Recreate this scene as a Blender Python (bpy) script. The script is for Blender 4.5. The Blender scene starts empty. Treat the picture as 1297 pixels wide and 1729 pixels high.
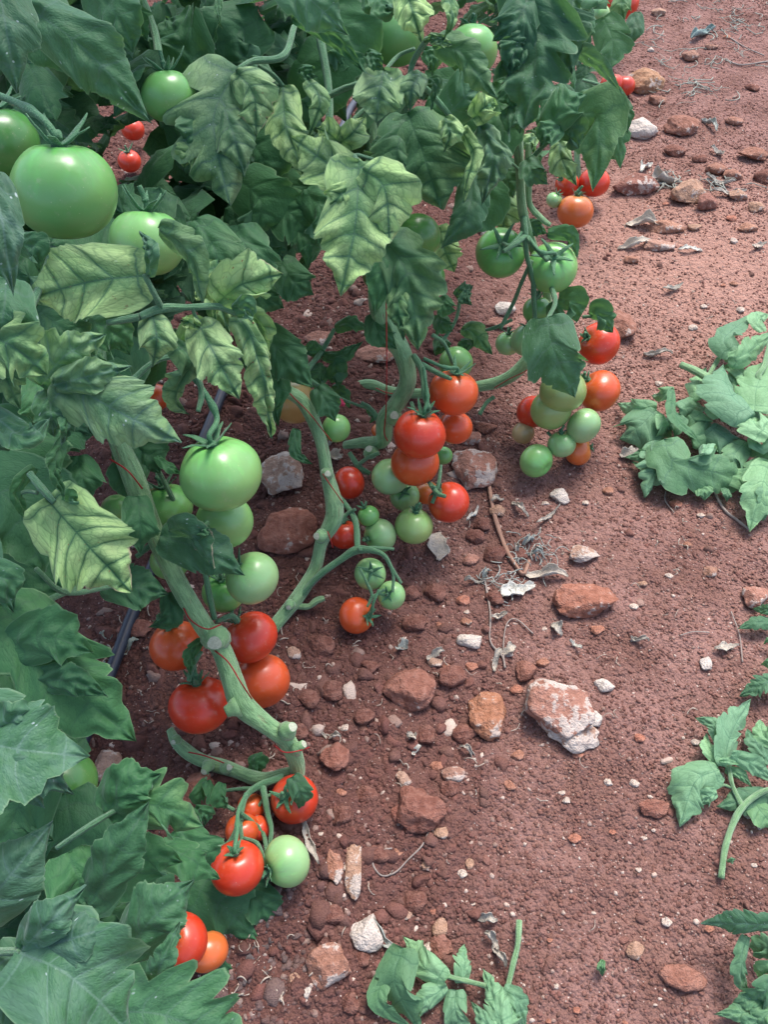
import bpy, math, random
import numpy as np
from mathutils import Vector, Matrix, noise as mnoise
R = math.radians
# ------------------------------------------------------------------ camera, world, sun, exposure
H_CAM = 1.10; PITCH = R(52); FPX = 1438.0; CX, CY = 648.5, 864.5
scn = bpy.context.scene
cd = bpy.data.cameras.new('camera'); cam = bpy.data.objects.new('camera', cd)
scn.collection.objects.link(cam); scn.camera = cam
cam.location = (0, 0, H_CAM); cam.rotation_euler = (math.pi/2 - PITCH, 0, 0)
cd.sensor_fit = 'VERTICAL'; cd.angle = 2*math.atan(864.5/FPX); cd.clip_end = 500; cd.clip_start = 0.02
SUN_EL, SUN_AZ = R(62), R(25)          # azimuth measured from +Y towards +X
w = bpy.data.worlds.new('World'); scn.world = w; w.use_nodes = True
nt = w.node_tree; bg = nt.nodes['Background']
sky = nt.nodes.new('ShaderNodeTexSky'); sky.sky_type = 'NISHITA'; sky.sun_disc = False
sky.sun_elevation = SUN_EL; sky.sun_rotation = SUN_AZ; sky.air_density = 1.0; sky.dust_density = 3.0
nt.links.new(sky.outputs[0], bg.inputs[0]); bg.inputs[1].default_value = 0.15
sl = bpy.data.lights.new('sun', 'SUN'); sl.energy = 1.6; sl.angle = R(21); sl.color = (1, 0.985, 0.965)
so = bpy.data.objects.new('sun', sl); scn.collection.objects.link(so)
sd = Vector((math.sin(SUN_AZ)*math.cos(SUN_EL), math.cos(SUN_AZ)*math.cos(SUN_EL), math.sin(SUN_EL)))
so.rotation_euler = sd.to_track_quat('Z', 'Y').to_euler(); so.location = (0, 0, 5)
vs = scn.view_settings; vs.view_transform = 'Standard'; vs.look = 'None'; vs.gamma = 1; vs.exposure = 1.25
# ------------------------------------------------------------------ geometry of the view
RT = np.array([1., 0, 0]); FW = np.array([0, math.cos(PITCH), -math.sin(PITCH)]); UPV = np.array([0, math.sin(PITCH), math.cos(PITCH)])
CAM = np.array([0, 0, H_CAM])
def P(x, y, d):
    return CAM + d*(FW + (x-CX)/FPX*RT - (y-CY)/FPX*UPV)
_rs = np.random.RandomState(7); _G = _rs.rand(256, 256)
def vnoise(x, y):
    xi = np.floor(x).astype(int); yi = np.floor(y).astype(int); fx = x-xi; fy = y-yi
    fx = fx*fx*(3-2*fx); fy = fy*fy*(3-2*fy)
    g = lambda a, b: _G[a & 255, b & 255]
    return (g(xi, yi)*(1-fx)+g(xi+1, yi)*fx)*(1-fy) + (g(xi, yi+1)*(1-fx)+g(xi+1, yi+1)*fx)*fy - .5
def fbm(x, y, o=4):
    s = 0; a = 1
    for i in range(o):
        s = s + a*vnoise(x*2**i+17.3*i, y*2**i+5.1*i); a *= .5
    return s
def path_mask(x, y):
    # 1 on the trodden smooth strip, 0 in the cloddy plant row
    edge = 0.15 + 0.12*(y-0.8) + 0.05*np.sin(y*4+1)
    return 1/(1+np.exp(-(x-edge + 0.10*vnoise(x*5, y*5))/0.045))
def gh(x, y):
    x = np.asarray(x, float); y = np.asarray(y, float); pm = path_mask(x, y)
    z = 0.022*fbm(x*3, y*3, 3) + (1-pm)*0.016*fbm(x*14+3, y*14, 3) + pm*0.005*fbm(x*20, y*20, 3)
    z += 0.02*np.exp(-((x+0.12-0.1*(y-.8))/0.12)**2)
    return z
def G(x, y, off=0.0):
    """point of the ground (plus off) behind the photo's pixel (x, y)"""
    r = P(x, y, 1.0)-CAM; t = -H_CAM/r[2]
    for _ in range(6):
        p = CAM+t*r; t = (float(gh(p[0], p[1]))+off-H_CAM)/r[2]
    return CAM+t*r
def dep(p): return float(np.dot(np.asarray(p)-CAM, FW))
def GD(x, y, off=0.0): return dep(G(x, y, off))
# ------------------------------------------------------------------ object helpers
COL = scn.collection
def tag(o, label=None, cat=None, group=None, kind=None):
    for k, v in (('label', label), ('category', cat), ('group', group), ('kind', kind)):
        if v: o[k] = v
    return o
def empty(name, loc):
    o = bpy.data.objects.new(name, None); o.empty_display_size = .05; COL.objects.link(o); o.location = loc; return o
def worldloc(o):
    l = Vector(o.location)
    if o.parent: l = l+worldloc(o.parent)
    return l
def mesh(name, V, F, mat, parent=None, origin=None, smooth=True, attrs=None):
    """V in world coordinates; F list of faces or (n,4)/(n,3) array; attrs {name:(type, array)}"""
    V = np.asarray(V, np.float64)
    if origin is None: origin = V.mean(0)
    origin = np.asarray(origin, float)
    L = V-origin
    me = bpy.data.meshes.new(name)
    if isinstance(F, np.ndarray):
        k = F.shape[1]; n = len(F)
        me.vertices.add(len(L)); me.vertices.foreach_set('co', L.astype(np.float32).ravel())
        me.loops.add(n*k); me.loops.foreach_set('vertex_index', F.astype(np.int32).ravel())
        me.polygons.add(n); me.polygons.foreach_set('loop_start', np.arange(0, n*k, k, dtype=np.int32))
        me.update(calc_edges=True)
    else:
        me.from_pydata(L.tolist(), [], F); me.update()
    if smooth: me.polygons.foreach_set('use_smooth', np.ones(len(me.polygons), bool))
    for an, (ty, arr) in (attrs or {}).items():
        a = me.attributes.new(an, ty, 'POINT')
        a.data.foreach_set({'FLOAT_VECTOR': 'vector', 'FLOAT_COLOR': 'color', 'FLOAT': 'value'}[ty], np.asarray(arr, np.float32).ravel())
    me.materials.append(mat)
    o = bpy.data.objects.new(name, me); COL.objects.link(o)
    o.location = origin
    if parent is not None:
        o.parent = parent; o.location = Vector(origin)-worldloc(parent)
    return o
# ------------------------------------------------------------------ material helpers
class NT:
    def __init__(s, name):
        s.m = bpy.data.materials.new(name); s.m.use_nodes = True; s.t = s.m.node_tree; s.t.nodes.clear()
        s.out = s.t.nodes.new('ShaderNodeOutputMaterial')
    def n(s, ty, **kw):
        x = s.t.nodes.new('ShaderNode'+ty)
        for k, v in kw.items(): setattr(x, k, v)
        return x
    def put(s, sock, v):
        if isinstance(v, bpy.types.NodeSocket): s.t.links.new(v, sock)
        elif isinstance(v, (tuple, list)) and len(v) == 3 and sock.type == 'RGBA': sock.default_value = (*v, 1)
        else: sock.default_value = v
    def math(s, op, a, b=None, c=None, clamp=False):
        x = s.n('Math', operation=op, use_clamp=clamp)
        for i, v in enumerate((a, b, c)):
            if v is not None: s.put(x.inputs[i], v)
        return x.outputs[0]
    def mix(s, f, a, b, bt='MIX'):
        x = s.n('Mix', data_type='RGBA', blend_type=bt); s.put(x.inputs[0], f); s.put(x.inputs[6], a); s.put(x.inputs[7], b); return x.outputs[2]
    def rng(s, v, a, b, c=0., d=1., smooth=True):
        x = s.n('MapRange', interpolation_type='SMOOTHSTEP' if smooth else 'LINEAR'); s.put(x.inputs[0], v)
        for i, q in enumerate((a, b, c, d)): s.put(x.inputs[i+1], q)
        return x.outputs[0]
    def noise(s, vec, scale, det=3, rough=.55, out=0):
        x = s.n('TexNoise'); s.put(x.inputs['Vector'], vec); x.inputs['Scale'].default_value = scale
        x.inputs['Detail'].default_value = det; x.inputs['Roughness'].default_value = rough; return x.outputs[out]
    def vor(s, vec, scale, feat='F1', out=0):
        x = s.n('TexVoronoi', feature=feat); s.put(x.inputs['Vector'], vec); x.inputs['Scale'].default_value = scale; return x.outputs[out]
    def attr(s, name):
        x = s.n('Attribute', attribute_type='GEOMETRY', attribute_name=name); return x
    def sep(s, v):
        x = s.n('SeparateXYZ'); s.put(x.inputs[0], v); return x.outputs
    def bump(s, h, st, dist, nrm=None):
        x = s.n('Bump'); s.put(x.inputs['Height'], h); x.inputs['Strength'].default_value = st; x.inputs['Distance'].default_value = dist
        if nrm is not None: s.put(x.inputs['Normal'], nrm)
        return x.outputs[0]
    def bsdf(s, col, rough, nrm=None, **kw):
        x = s.n('BsdfPrincipled'); s.put(x.inputs['Base Color'], col); s.put(x.inputs['Roughness'], rough)
        if nrm is not None: s.put(x.inputs['Normal'], nrm)
        for k, v in kw.items(): s.put(x.inputs[k.replace('_', ' ')], v)
        return x.outputs[0]
    def end(s, sh): s.t.links.new(sh, s.out.inputs[0]); return s.m

def mat_leaf():
    m = NT('leaf')
    lv = m.sep(m.attr('lv').outputs['Vector']); met = m.attr('met').outputs['Vector']; ld = m.attr('ld')
    l3 = m.n('SeparateColor'); m.put(l3.inputs[0], ld.outputs['Color'])
    chl, brn, dust = l3.outputs[0], l3.outputs[1], l3.outputs[2]; pale = m.attr('pl').outputs['Fac']
    u, v, vp = lv[0], lv[1], lv[2]
    ms = m.sep(met)
    n1 = m.noise(met, 45, 3); n2 = m.noise(met, 160, 3); n3 = m.noise(met, 420, 2)
    wob = m.math('MULTIPLY', m.math('SUBTRACT', n1, .5), .5)
    av = m.math('ABSOLUTE', v)
    vpp = m.math('ADD', m.math('ADD', vp, wob), m.math('MULTIPLY', m.math('POWER', av, 2.0), .12))
    tri = m.math('ABSOLUTE', m.math('SUBTRACT', m.math('FRACT', vpp), .5))          # 0 on the side veins
    d_side = m.math('MULTIPLY', tri, .016)
    d_mid = m.math('ABSOLUTE', ms[0])
    dv = m.math('MINIMUM', m.math('ADD', d_side, m.math('MULTIPLY', av, .0004)), d_mid)
    # forks of the side veins and the fine network
    edge = m.vor(met, 150, 'DISTANCE_TO_EDGE'); edge2 = m.vor(met, 420, 'DISTANCE_TO_EDGE')
    vein = m.rng(dv, .0002, .0009, 1, 0)
    halo = m.rng(m.math('ADD', dv, m.math('MULTIPLY', m.math('SUBTRACT', n2, .5), .0040)), .0002, .0030, 1, 0)
    halo = m.math('MAXIMUM', halo, m.math('MULTIPLY', m.rng(edge, .0, .16, 1, 0), .26))
    halo = m.math('MAXIMUM', halo, m.rng(m.math('ADD', tri, m.math('MULTIPLY', m.math('SUBTRACT', n2, .5), .22)), .04, .16, 1, 0))
    rim = m.rng(av, .955, .985)
    net = m.rng(edge, .0, .10, 1, 0)
    # colours of the blade
    g_dark = m.mix(n2, (.027, .112, .046), (.054, .175, .068))
    g_pale = m.mix(n2, (.25, .50, .27), (.36, .62, .37))
    base = m.mix(pale, g_dark, g_pale)
    yel = m.mix(n1, (.24, .52, .17), (.58, .72, .34))
    cmask = m.math('MULTIPLY', m.math('SUBTRACT', 1., m.math('MULTIPLY', halo, .66)), m.rng(m.math('ADD', n1, m.math('MULTIPLY', chl, .7)), .45, .95), clamp=True)
    edgy = m.rng(m.math('ADD', m.math('ADD', av, m.math('MULTIPLY', u, .35)), m.math('ADD', m.math('MULTIPLY', m.math('SUBTRACT', n1, .5), 1.1), m.math('MULTIPLY', chl, .28))), .30, 1.15)
    cm2 = m.math('MULTIPLY', m.math('MULTIPLY', cmask, m.rng(chl, .12, 1.0)), m.math('ADD', .16, m.math('MULTIPLY', edgy, 1.0)), clamp=True)
    c = m.mix(cm2, base, yel)
    c = m.mix(m.math('MULTIPLY', m.math('SUBTRACT', 1., halo), m.math('MULTIPLY', m.rng(n1, .35, .7), .25)), c, (.06, .20, .07))
    veincol = m.mix(pale, m.mix(chl, (.035, .12, .055), (.018, .085, .045)), (.15, .34, .19))
    veincol = m.mix(m.math('MULTIPLY', dust, .38, clamp=True), veincol, (.19, .33, .27))
    c = m.mix(m.math('MULTIPLY', vein, .9), c, veincol)
    c = m.mix(m.math('MULTIPLY', net, .22), c, (.015, .07, .035))
    c = m.mix(m.math('MULTIPLY', rim, .45), c, (.20, .33, .18))
    tone = m.math('FRACT', m.math('MULTIPLY', ms[2], 7.31))
    c = m.mix(1.0, c, m.mix(tone, (.74, .76, .80), (1.22, 1.15, 1.02)), 'MULTIPLY')
    # dry brown tips and margins
    bm = m.math('ADD', m.math('ADD', m.math('POWER', av, 3.), m.math('MULTIPLY', u, .75)), m.math('MULTIPLY', m.math('SUBTRACT', n1, .5), 1.3))
    bthr = m.math('SUBTRACT', 2.05, m.math('MULTIPLY', brn, 1.15))
    bmask = m.math('MULTIPLY', m.rng(m.math('SUBTRACT', bm, bthr), -.05, .22), m.rng(brn, 0, .08), clamp=True)
    c = m.mix(m.math('MULTIPLY', bmask, .9), c, m.mix(n2, (.33, .24, .14), (.60, .50, .36)))
    sp = m.math('MULTIPLY', m.rng(n3, .68, .74), m.rng(brn, .05, .5), clamp=True)
    c = m.mix(sp, c, (.22, .10, .05))
    # pale dusty spray film and spots
    film = m.math('MULTIPLY', dust, m.rng(m.math('ADD', m.math('MULTIPLY', n2, .6), m.math('MULTIPLY', n1, .6)), .35, .85), clamp=True)
    c = m.mix(m.math('MULTIPLY', film, .40), c, (.165, .26, .245))
    spot = m.math('MULTIPLY', m.rng(m.vor(met, 190, 'F1'), .16, .08), m.rng(m.noise(met, 60, 1), .52, .62))
    c = m.mix(m.math('MULTIPLY', m.math('MULTIPLY', spot, m.rng(dust, .05, .6)), .85), c, (.42, .52, .49))
    back = m.n('NewGeometry').outputs['Backfacing']
    c = m.mix(m.math('MULTIPLY', back, .55), c, (.11, .24, .14))
    h = m.math('ADD', m.math('ADD', m.math('MULTIPLY', m.math('SUBTRACT', 1., m.rng(dv, 0, .0035, 1, 0)), .9), m.math('MULTIPLY', m.rng(edge, 0, .25), .35)),
               m.math('ADD', m.math('MULTIPLY', m.rng(edge2, 0, .3), .28), m.math('MULTIPLY', n3, .45)))
    nb = m.bump(h, .5, .0009)
    b = m.bsdf(c, m.math('ADD', .52, m.math('MULTIPLY', n2, .2)), nb, Specular_IOR_Level=.34, Sheen_Weight=.22, Sheen_Roughness=.4, Sheen_Tint=(.75, .9, .95))
    tr = m.n('BsdfTranslucent'); m.put(tr.inputs[0], m.mix(.5, c, (.16, .34, .06), 'MIX')); m.put(tr.inputs[1], nb)
    mx = m.n('MixShader'); mx.inputs[0].default_value = .34; m.t.links.new(b, mx.inputs[1]); m.t.links.new(tr.outputs[0], mx.inputs[2])
    return m.end(mx.outputs[0])
def mat_stem(name, c1, c2, fuzz=.4):
    m = NT(name); co = m.n('TexCoord').outputs['Object']
    n1 = m.noise(co, 40, 4); n2 = m.noise(co, 700, 2)
    st = m.attr('st').outputs['Vector']; fib = m.noise(st, 3.2, 4, .6); mot = m.noise(st, 1.1, 3)
    c = m.mix(m.rng(n1, .3, .7), c1, c2)
    c = m.mix(m.math('MULTIPLY', m.rng(fib, .42, .62), .45), c, tuple(x*1.45 for x in c2))
    c = m.mix(m.math('MULTIPLY', m.rng(mot, .52, .68), .35), c, tuple(x*.55 for x in c1))
    c = m.mix(m.math('MULTIPLY', m.rng(n2, .55, .7), .22), c, (.35, .45, .33))
    c = m.mix(m.math('MULTIPLY', m.rng(m.noise(st, 2.3, 5, .7), .58, .68), .45), c, (.19, .16, .085))
    h = m.math('ADD', m.math('ADD', m.math('MULTIPLY', n1, .6), m.math('MULTIPLY', n2, .45)), m.math('MULTIPLY', fib, 1.3))
    return m.end(m.bsdf(c, .55, m.bump(h, .9, .0030), Sheen_Weight=fuzz, Sheen_Roughness=.35, Sheen_Tint=(.85, .95, .85), Specular_IOR_Level=.35))
def mat_tomato():
    m = NT('tomato_skin'); a = m.attr('tc').outputs['Color']; co = m.n('TexCoord').outputs['Object']
    n1 = m.noise(co, 30, 3); n2 = m.noise(co, 900, 2); sp = m.vor(co, 260, 'F1')
    c = m.mix(m.math('MULTIPLY', m.rng(n1, .3, .75), .26), a, (.9, .60, .35), 'MULTIPLY')
    ph = m.attr('sh').outputs['Vector']; stk = m.noise(ph, 5, 3, .6); sh = m.sep(ph)[2]
    c = m.mix(m.math('MULTIPLY', m.rng(m.math('ADD', m.math('MULTIPLY', stk, .8), m.math('MULTIPLY', sh, -.55)), .18, .42), .38), c, m.mix(1., c, (1.05, 1.45, 1.1), 'MULTIPLY'))
    spk = m.math('MULTIPLY', m.rng(sp, .13, .06), m.rng(m.noise(co, 70, 1), .45, .6))
    c = m.mix(m.math('MULTIPLY', spk, .30), c, (.85, .72, .50))
    dustn = m.rng(m.noise(co, 140, 4), .56, .8)
    c = m.mix(m.math('MULTIPLY', dustn, .20), c, (.52, .40, .33))
    rough = m.math('ADD', m.math('ADD', .24, m.math('MULTIPLY', n1, .14)), m.math('MULTIPLY', dustn, .15))
    return m.end(m.bsdf(c, rough, m.bump(m.math('ADD', n1, m.math('MULTIPLY', n2, .06)), .18, .003), Specular_IOR_Level=.5,
                 Subsurface_Weight=.12, Subsurface_Radius=(.010, .004, .002), Subsurface_Scale=.6, Coat_Weight=.12, Coat_Roughness=.22))
def soil_col(m, co, wet=None):
    n1 = m.noise(co, 7, 6, .65); n2 = m.noise(co, 60, 4, .6); n3 = m.noise(co, 500, 3, .6)
    c = m.mix(m.rng(n1, .3, .7), (.180, .088, .066), (.264, .141, .106))
    c = m.mix(m.rng(n2, .3, .75), c, (.205, .106, .086))
    c = m.mix(m.math('MULTIPLY', m.rng(n3, .35, .7), .55), c, (.095, .043, .038))
    return c, n2, n3
def mat_soil():
    m = NT('soil'); co = m.n('TexCoord').outputs['Object']; c, n2, n3 = soil_col(m, co)
    pv = m.attr('soil').outputs['Fac']     # trodden dry strip
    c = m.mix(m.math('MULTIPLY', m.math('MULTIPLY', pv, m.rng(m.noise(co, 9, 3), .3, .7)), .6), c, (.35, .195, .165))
    c = m.mix(m.math('MULTIPLY', m.attr('dry').outputs['Fac'], .85), c, m.mix(n2, (.34, .18, .135), (.46, .26, .20)))  # sunlit patch of the path, painted into the soil colour as a lighter oval
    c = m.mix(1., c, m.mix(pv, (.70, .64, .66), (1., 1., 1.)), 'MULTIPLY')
    g = m.vor(co, 330, 'F1', 1); gs = m.sep(g)
    f = m.vor(co, 330, 'F1'); fine = m.math('MULTIPLY', m.rng(f, .33, .22), m.rng(gs[0], .90, .92))
    c = m.mix(m.math('MULTIPLY', fine, .85), c, m.mix(gs[1], (.42, .24, .18), (.62, .54, .48)))
    v1 = m.vor(co, 90); v2 = m.vor(co, 240)
    h = m.math('ADD', m.math('ADD', m.math('MULTIPLY', m.math('SUBTRACT', 1, v1), .8), m.math('MULTIPLY', m.math('SUBTRACT', 1, v2), .45)), m.math('ADD', m.math('MULTIPLY', n2, .5), m.math('MULTIPLY', n3, .35)))
    return m.end(m.bsdf(c, .93, m.bump(h, 1.0, .008), Specular_IOR_Level=.15))
def mat_clod():
    m = NT('clod'); co = m.n('TexCoord').outputs['Object']; c, n2, n3 = soil_col(m, co)
    a = m.attr('tc').outputs['Color']; c = m.mix(1.0, c, a, 'MULTIPLY')
    al = m.attr('tc').outputs['Alpha']; c = m.mix(al, c, m.mix(n2, (.50, .33, .25), (.66, .58, .50)))
    return m.end(m.bsdf(c, .93, m.bump(m.math('ADD', n2, m.math('MULTIPLY', n3, .8)), .8, .003), Specular_IOR_Level=.15))
def mat_rock():
    m = NT('rock'); co = m.n('TexCoord').outputs['Object']; oi = m.n('ObjectInfo')
    n1 = m.noise(co, 22, 5, .65); n2 = m.noise(co, 90, 5, .65); n3 = m.noise(co, 420, 3)
    base = oi.outputs['Color']
    c = m.mix(m.rng(n2, .3, .7), m.mix(1., base, (.72, .66, .62), 'MULTIPLY'), m.mix(1., base, (1.2, 1.2, 1.18), 'MULTIPLY'))
    pm = m.rng(m.math('ADD', m.math('ADD', m.math('MULTIPLY', n1, .7), m.math('MULTIPLY', n2, .3)), m.math('MULTIPLY', oi.outputs['Alpha'], .27)), .64, .70)
    c = m.mix(m.math('MULTIPLY', pm, .85), c, m.mix(n3, (.50, .40, .33), (.72, .68, .62)))
    c = m.mix(m.math('MULTIPLY', m.rng(n3, .58, .66), .4), c, (.13, .06, .045))
    c = m.mix(m.math('ADD', .06, m.math('MULTIPLY', m.rng(n2, .42, .62), .26)), c, (.27, .155, .12))
    v = m.vor(co, 60)
    h = m.math('ADD', m.math('ADD', m.math('MULTIPLY', n1, 1.0), m.math('MULTIPLY', n2, .7)), m.math('ADD', m.math('MULTIPLY', n3, .25), m.math('MULTIPLY', v, .3)))
    return m.end(m.bsdf(c, .88, m.bump(h, 1.0, .009), Specular_IOR_Level=.2))
def mat_plain(name, col, rough=.6, var=.3, scale=80, spec=.3, bump=.4, dist=.001, **kw):
    m = NT(name); co = m.n('TexCoord').outputs['Object']; n = m.noise(co, scale, 4)
    c = m.mix(n, tuple(x*(1-var) for x in col), tuple(min(1, x*(1+var)) for x in col))
    return m.end(m.bsdf(c, rough, m.bump(n, bump, dist), Specular_IOR_Level=spec, **kw))
def mat_dry():
    m = NT('dry_leaf'); co = m.n('TexCoord').outputs['Object']; oi = m.n('ObjectInfo')
    n = m.noise(co, 120, 4); n2 = m.noise(co, 500, 3)
    c = m.mix(n, m.mix(1., oi.outputs['Color'], (.6, .6, .6), 'MULTIPLY'), m.mix(1., oi.outputs['Color'], (1.25, 1.22, 1.2), 'MULTIPLY'))
    return m.end(m.bsdf(c, .85, m.bump(m.math('ADD', n, n2), .8, .002), Specular_IOR_Level=.15))
M_LEAF = mat_leaf()
M_STEM = mat_stem('stem', (.11, .235, .095), (.21, .36, .165), .4)
M_STALK = mat_stem('stalk', (.06, .17, .075), (.10, .24, .11), .3)
M_CAL = mat_stem('calyx', (.035, .12, .055), (.07, .19, .085), .25)
M_CUT = mat_plain('cut_end', (.40, .42, .31), .8, .5, 500)
M_TOM = mat_tomato(); M_SOIL = mat_soil(); M_CLOD = mat_clod(); M_ROCK = mat_rock(); M_DRY = mat_dry()
M_TWINE = mat_plain('red_twine', (.30, .02, .02), .6, .2, 900)
M_PIPE = mat_plain('black_pipe', (.022, .028, .045), .42, .25, 60, .5, .2, .0005)
M_STICK = mat_plain('dead_stick', (.30, .17, .12), .85, .35, 120)
M_GREYSTEM = mat_plain('dead_stem', (.27, .22, .19), .85, .35, 160)
# ------------------------------------------------------------------ shape builders
def catmull(pts, n):
    pts = np.asarray(pts, float)
    if len(pts) == 2: pts = np.vstack([pts[0], pts.mean(0), pts[1]])
    seg = np.r_[0, np.cumsum(np.linalg.norm(np.diff(pts[:, :3], axis=0), axis=1))]; seg /= seg[-1]
    q = np.vstack([2*pts[0]-pts[1], pts, 2*pts[-1]-pts[-2]])
    out = []
    for s in np.linspace(0, 1, n):
        i = min(max(np.searchsorted(seg, s, 'right')-1, 0), len(pts)-2); t = (s-seg[i])/(seg[i+1]-seg[i]+1e-9)
        a, b, c, d = q[i], q[i+1], q[i+2], q[i+3]
        out.append(.5*((2*b)+(c-a)*t+(2*a-5*b+4*c-d)*t*t+(3*b-3*c+d-a)*t**3))
    return np.array(out)
def unit(v): return v/(np.linalg.norm(v, axis=-1, keepdims=True)+1e-12)
def tube_geo(path, rad, sides=10, seed=0, lump=.08, caps=True):
    """path (n,3), rad (n,)"""
    n = len(path); T = unit(np.gradient(path, axis=0)); ref = np.array([.3, .2, .93])
    N = np.zeros_like(T); prev = None
    for i in range(n):
        b = ref if prev is None else prev
        v = b-np.dot(b, T[i])*T[i]; prev = unit(v); N[i] = prev
    B = np.cross(T, N); rs = np.random.RandomState(abs(int(seed))); ph = rs.rand(4)*6.28
    a = np.linspace(0, 2*np.pi, sides, endpoint=False); V = []
    for i in range(n):
        s = i/(n-1)
        k = 1+lump*(np.sin(3*a+ph[0]+s*4)*.5+np.sin(2*a+ph[1]-s*7)*.5+np.sin(s*23+ph[2])*.5)
        V.append(path[i]+(np.cos(a)[:, None]*N[i]+np.sin(a)[:, None]*B[i])*(rad[i]*k)[:, None])
    V = np.vstack(V); F = []
    for i in range(n-1):
        for j in range(sides):
            j2 = (j+1) % sides; F.append((i*sides+j, i*sides+j2, (i+1)*sides+j2, (i+1)*sides+j))
    if caps: F.append(tuple(range(sides-1, -1, -1))); F.append(tuple((n-1)*sides+j for j in range(sides)))
    return V, F
def st_attr(path, sides):
    n = len(path); a = np.linspace(0, 2*np.pi, sides, endpoint=False); s = np.r_[0, np.cumsum(np.linalg.norm(np.diff(path, axis=0), axis=1))]
    A, S = np.meshgrid(a, s); A, S = A.ravel(), S.ravel()
    return {'st': ('FLOAT_VECTOR', np.stack([np.cos(A), np.sin(A), S*14], -1))}
def pxpath(pts, n=None, dd=0):
    """pts (x, y, depth, radius_px) -> world path and radii"""
    a = np.array([[*P(x, y, d+dd), r*.86*d/FPX] for x, y, d, r in pts])
    c = catmull(a, n or max(8, 7*len(pts))); return c[:, :3], np.abs(c[:, 3])
def tube(name, pts, mat, parent=None, sides=10, seed=0, lump=.08, n=None):
    p, r = pxpath(pts, n); V, F = tube_geo(p, r, sides, seed, lump)
    return mesh(name, V, F, mat, parent, origin=p[0], attrs=st_attr(p, sides))
def prof(u, rs, ty, n):
    base = {'ov': (u**.40)*((1-u)**1.05), 'lb': (u**.38)*((1-u)**.98), 'dp': (u**.36)*((1-u)**.92), 'na': (u**.6)*((1-u)**.8)}[ty]
    base = base/base.max()
    A = {'ov': .03, 'lb': .20, 'dp': .42, 'na': .12}[ty]
    vp = n*u**.9; s = vp-np.floor(vp); k = np.floor(vp).astype(int)
    am = rs.uniform(.35, 1.25, 40)[k]*A*(1.25-.6*u); sc = 1+rs.uniform(-.10, .10, 40)[k]
    g = np.exp(-(s/.24)**2)+np.exp(-((1-s)/.13)**2)
    g[u < .5/n] *= .2
    w = base*(1-np.clip(am*g, 0, .8))*sc
    w *= 1+.022*np.sin(2*np.pi*n*2.3*u+rs.rand()*6)+.016*np.sin(2*np.pi*n*4.1*u)
    return np.clip(w, .0, None)
def leaf_geo(mid, W, ty='lb', n=4, roll=0, fold=.15, ruf=1., seed=0, hint=None, nu=42, nv=19):
    """mid (k,3) control points base->tip, W full width in metres; returns V, F, attrs"""
    rs = np.random.RandomState(seed); M = catmull(mid, nu); L = np.linalg.norm(np.diff(M, axis=0), axis=1).sum()
    T = unit(np.gradient(M, axis=0)); u = np.linspace(0, 1, nu)
    vd = (CAM-M) if hint is None else np.tile(np.asarray(hint, float), (nu, 1))
    N = unit(vd-(vd*T).sum(1)[:, None]*T); S = np.cross(T, N)
    tw = R(roll)+rs.uniform(-.15, .15)+rs.uniform(-.25, .25)*u
    c, s = np.cos(tw)[:, None], np.sin(tw)[:, None]; S, N = c*S+s*N, c*N-s*S
    wl = prof(u, rs, ty, n)*W/2; wr = prof(u, rs, ty, n)*W/2
    v = np.linspace(-1, 1, nv); U, Vv = np.meshgrid(u, v, indexing='ij')
    Wd = np.where(Vv < 0, wl[:, None], wr[:, None]); lat = Vv*Wd; al = np.abs(Vv)
    smo = np.clip(U*4.5, 0, 1); smo = smo*smo*(3-2*smo)
    k = (-.45+(.45+1.35)*smo)*(1-U)**1.0
    along = k*np.abs(lat)*(.6+.4*al)
    vp = n*U**.9+.0
    bul = np.abs(np.sin(np.pi*(vp-.5)))**.7                                     # 0 on the side veins (at frac .5)
    q = np.minimum(1, np.abs(lat)/(.004)); edge = 1-al**6
    z = ruf*.0014*(bul*q*edge)
    z += -fold*np.abs(lat)*al**.6
    z += ruf*W*.05*np.sin(2*np.pi*(n*.5*U+rs.rand())+(Vv > 0)*2.1+al*1.5)*al**2
    z += ruf*.0016*rs.uniform(.5, 1.5)*np.sin(U*17+rs.rand()*6)*np.sin(Vv*7+rs.rand()*6)
    z += W*rs.uniform(-.12, .06)*al**3
    V = M[:, None, :]+S[:, None, :]*lat[..., None]+T[:, None, :]*along[..., None]+N[:, None, :]*z[..., None]
    V = V.reshape(-1, 3); i = np.arange(nu-1)[:, None]*nv+np.arange(nv-1)[None, :]
    F = np.stack([i, i+nv, i+nv+1, i+1], -1).reshape(-1, 4)[:, ::-1]
    off = rs.rand(3)*5
    lv = np.stack([U, Vv, vp], -1).reshape(-1, 3)
    # metres across and along: constant offset only along, so the midrib stays at 0
    met = np.stack([lat, U*L+off[1], np.full_like(U, off[2])], -1).reshape(-1, 3)
    return V, F, lv, met
def leaf_attrs(lv, met, ld):
    return {'pl': ('FLOAT', np.full(len(lv), float(ld[3]))), 'lv': ('FLOAT_VECTOR', lv), 'met': ('FLOAT_VECTOR', met), 'ld': ('FLOAT_COLOR', np.tile(np.array(ld, float), (len(lv), 1)))}
_seed = [100]; PROT = []
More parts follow.
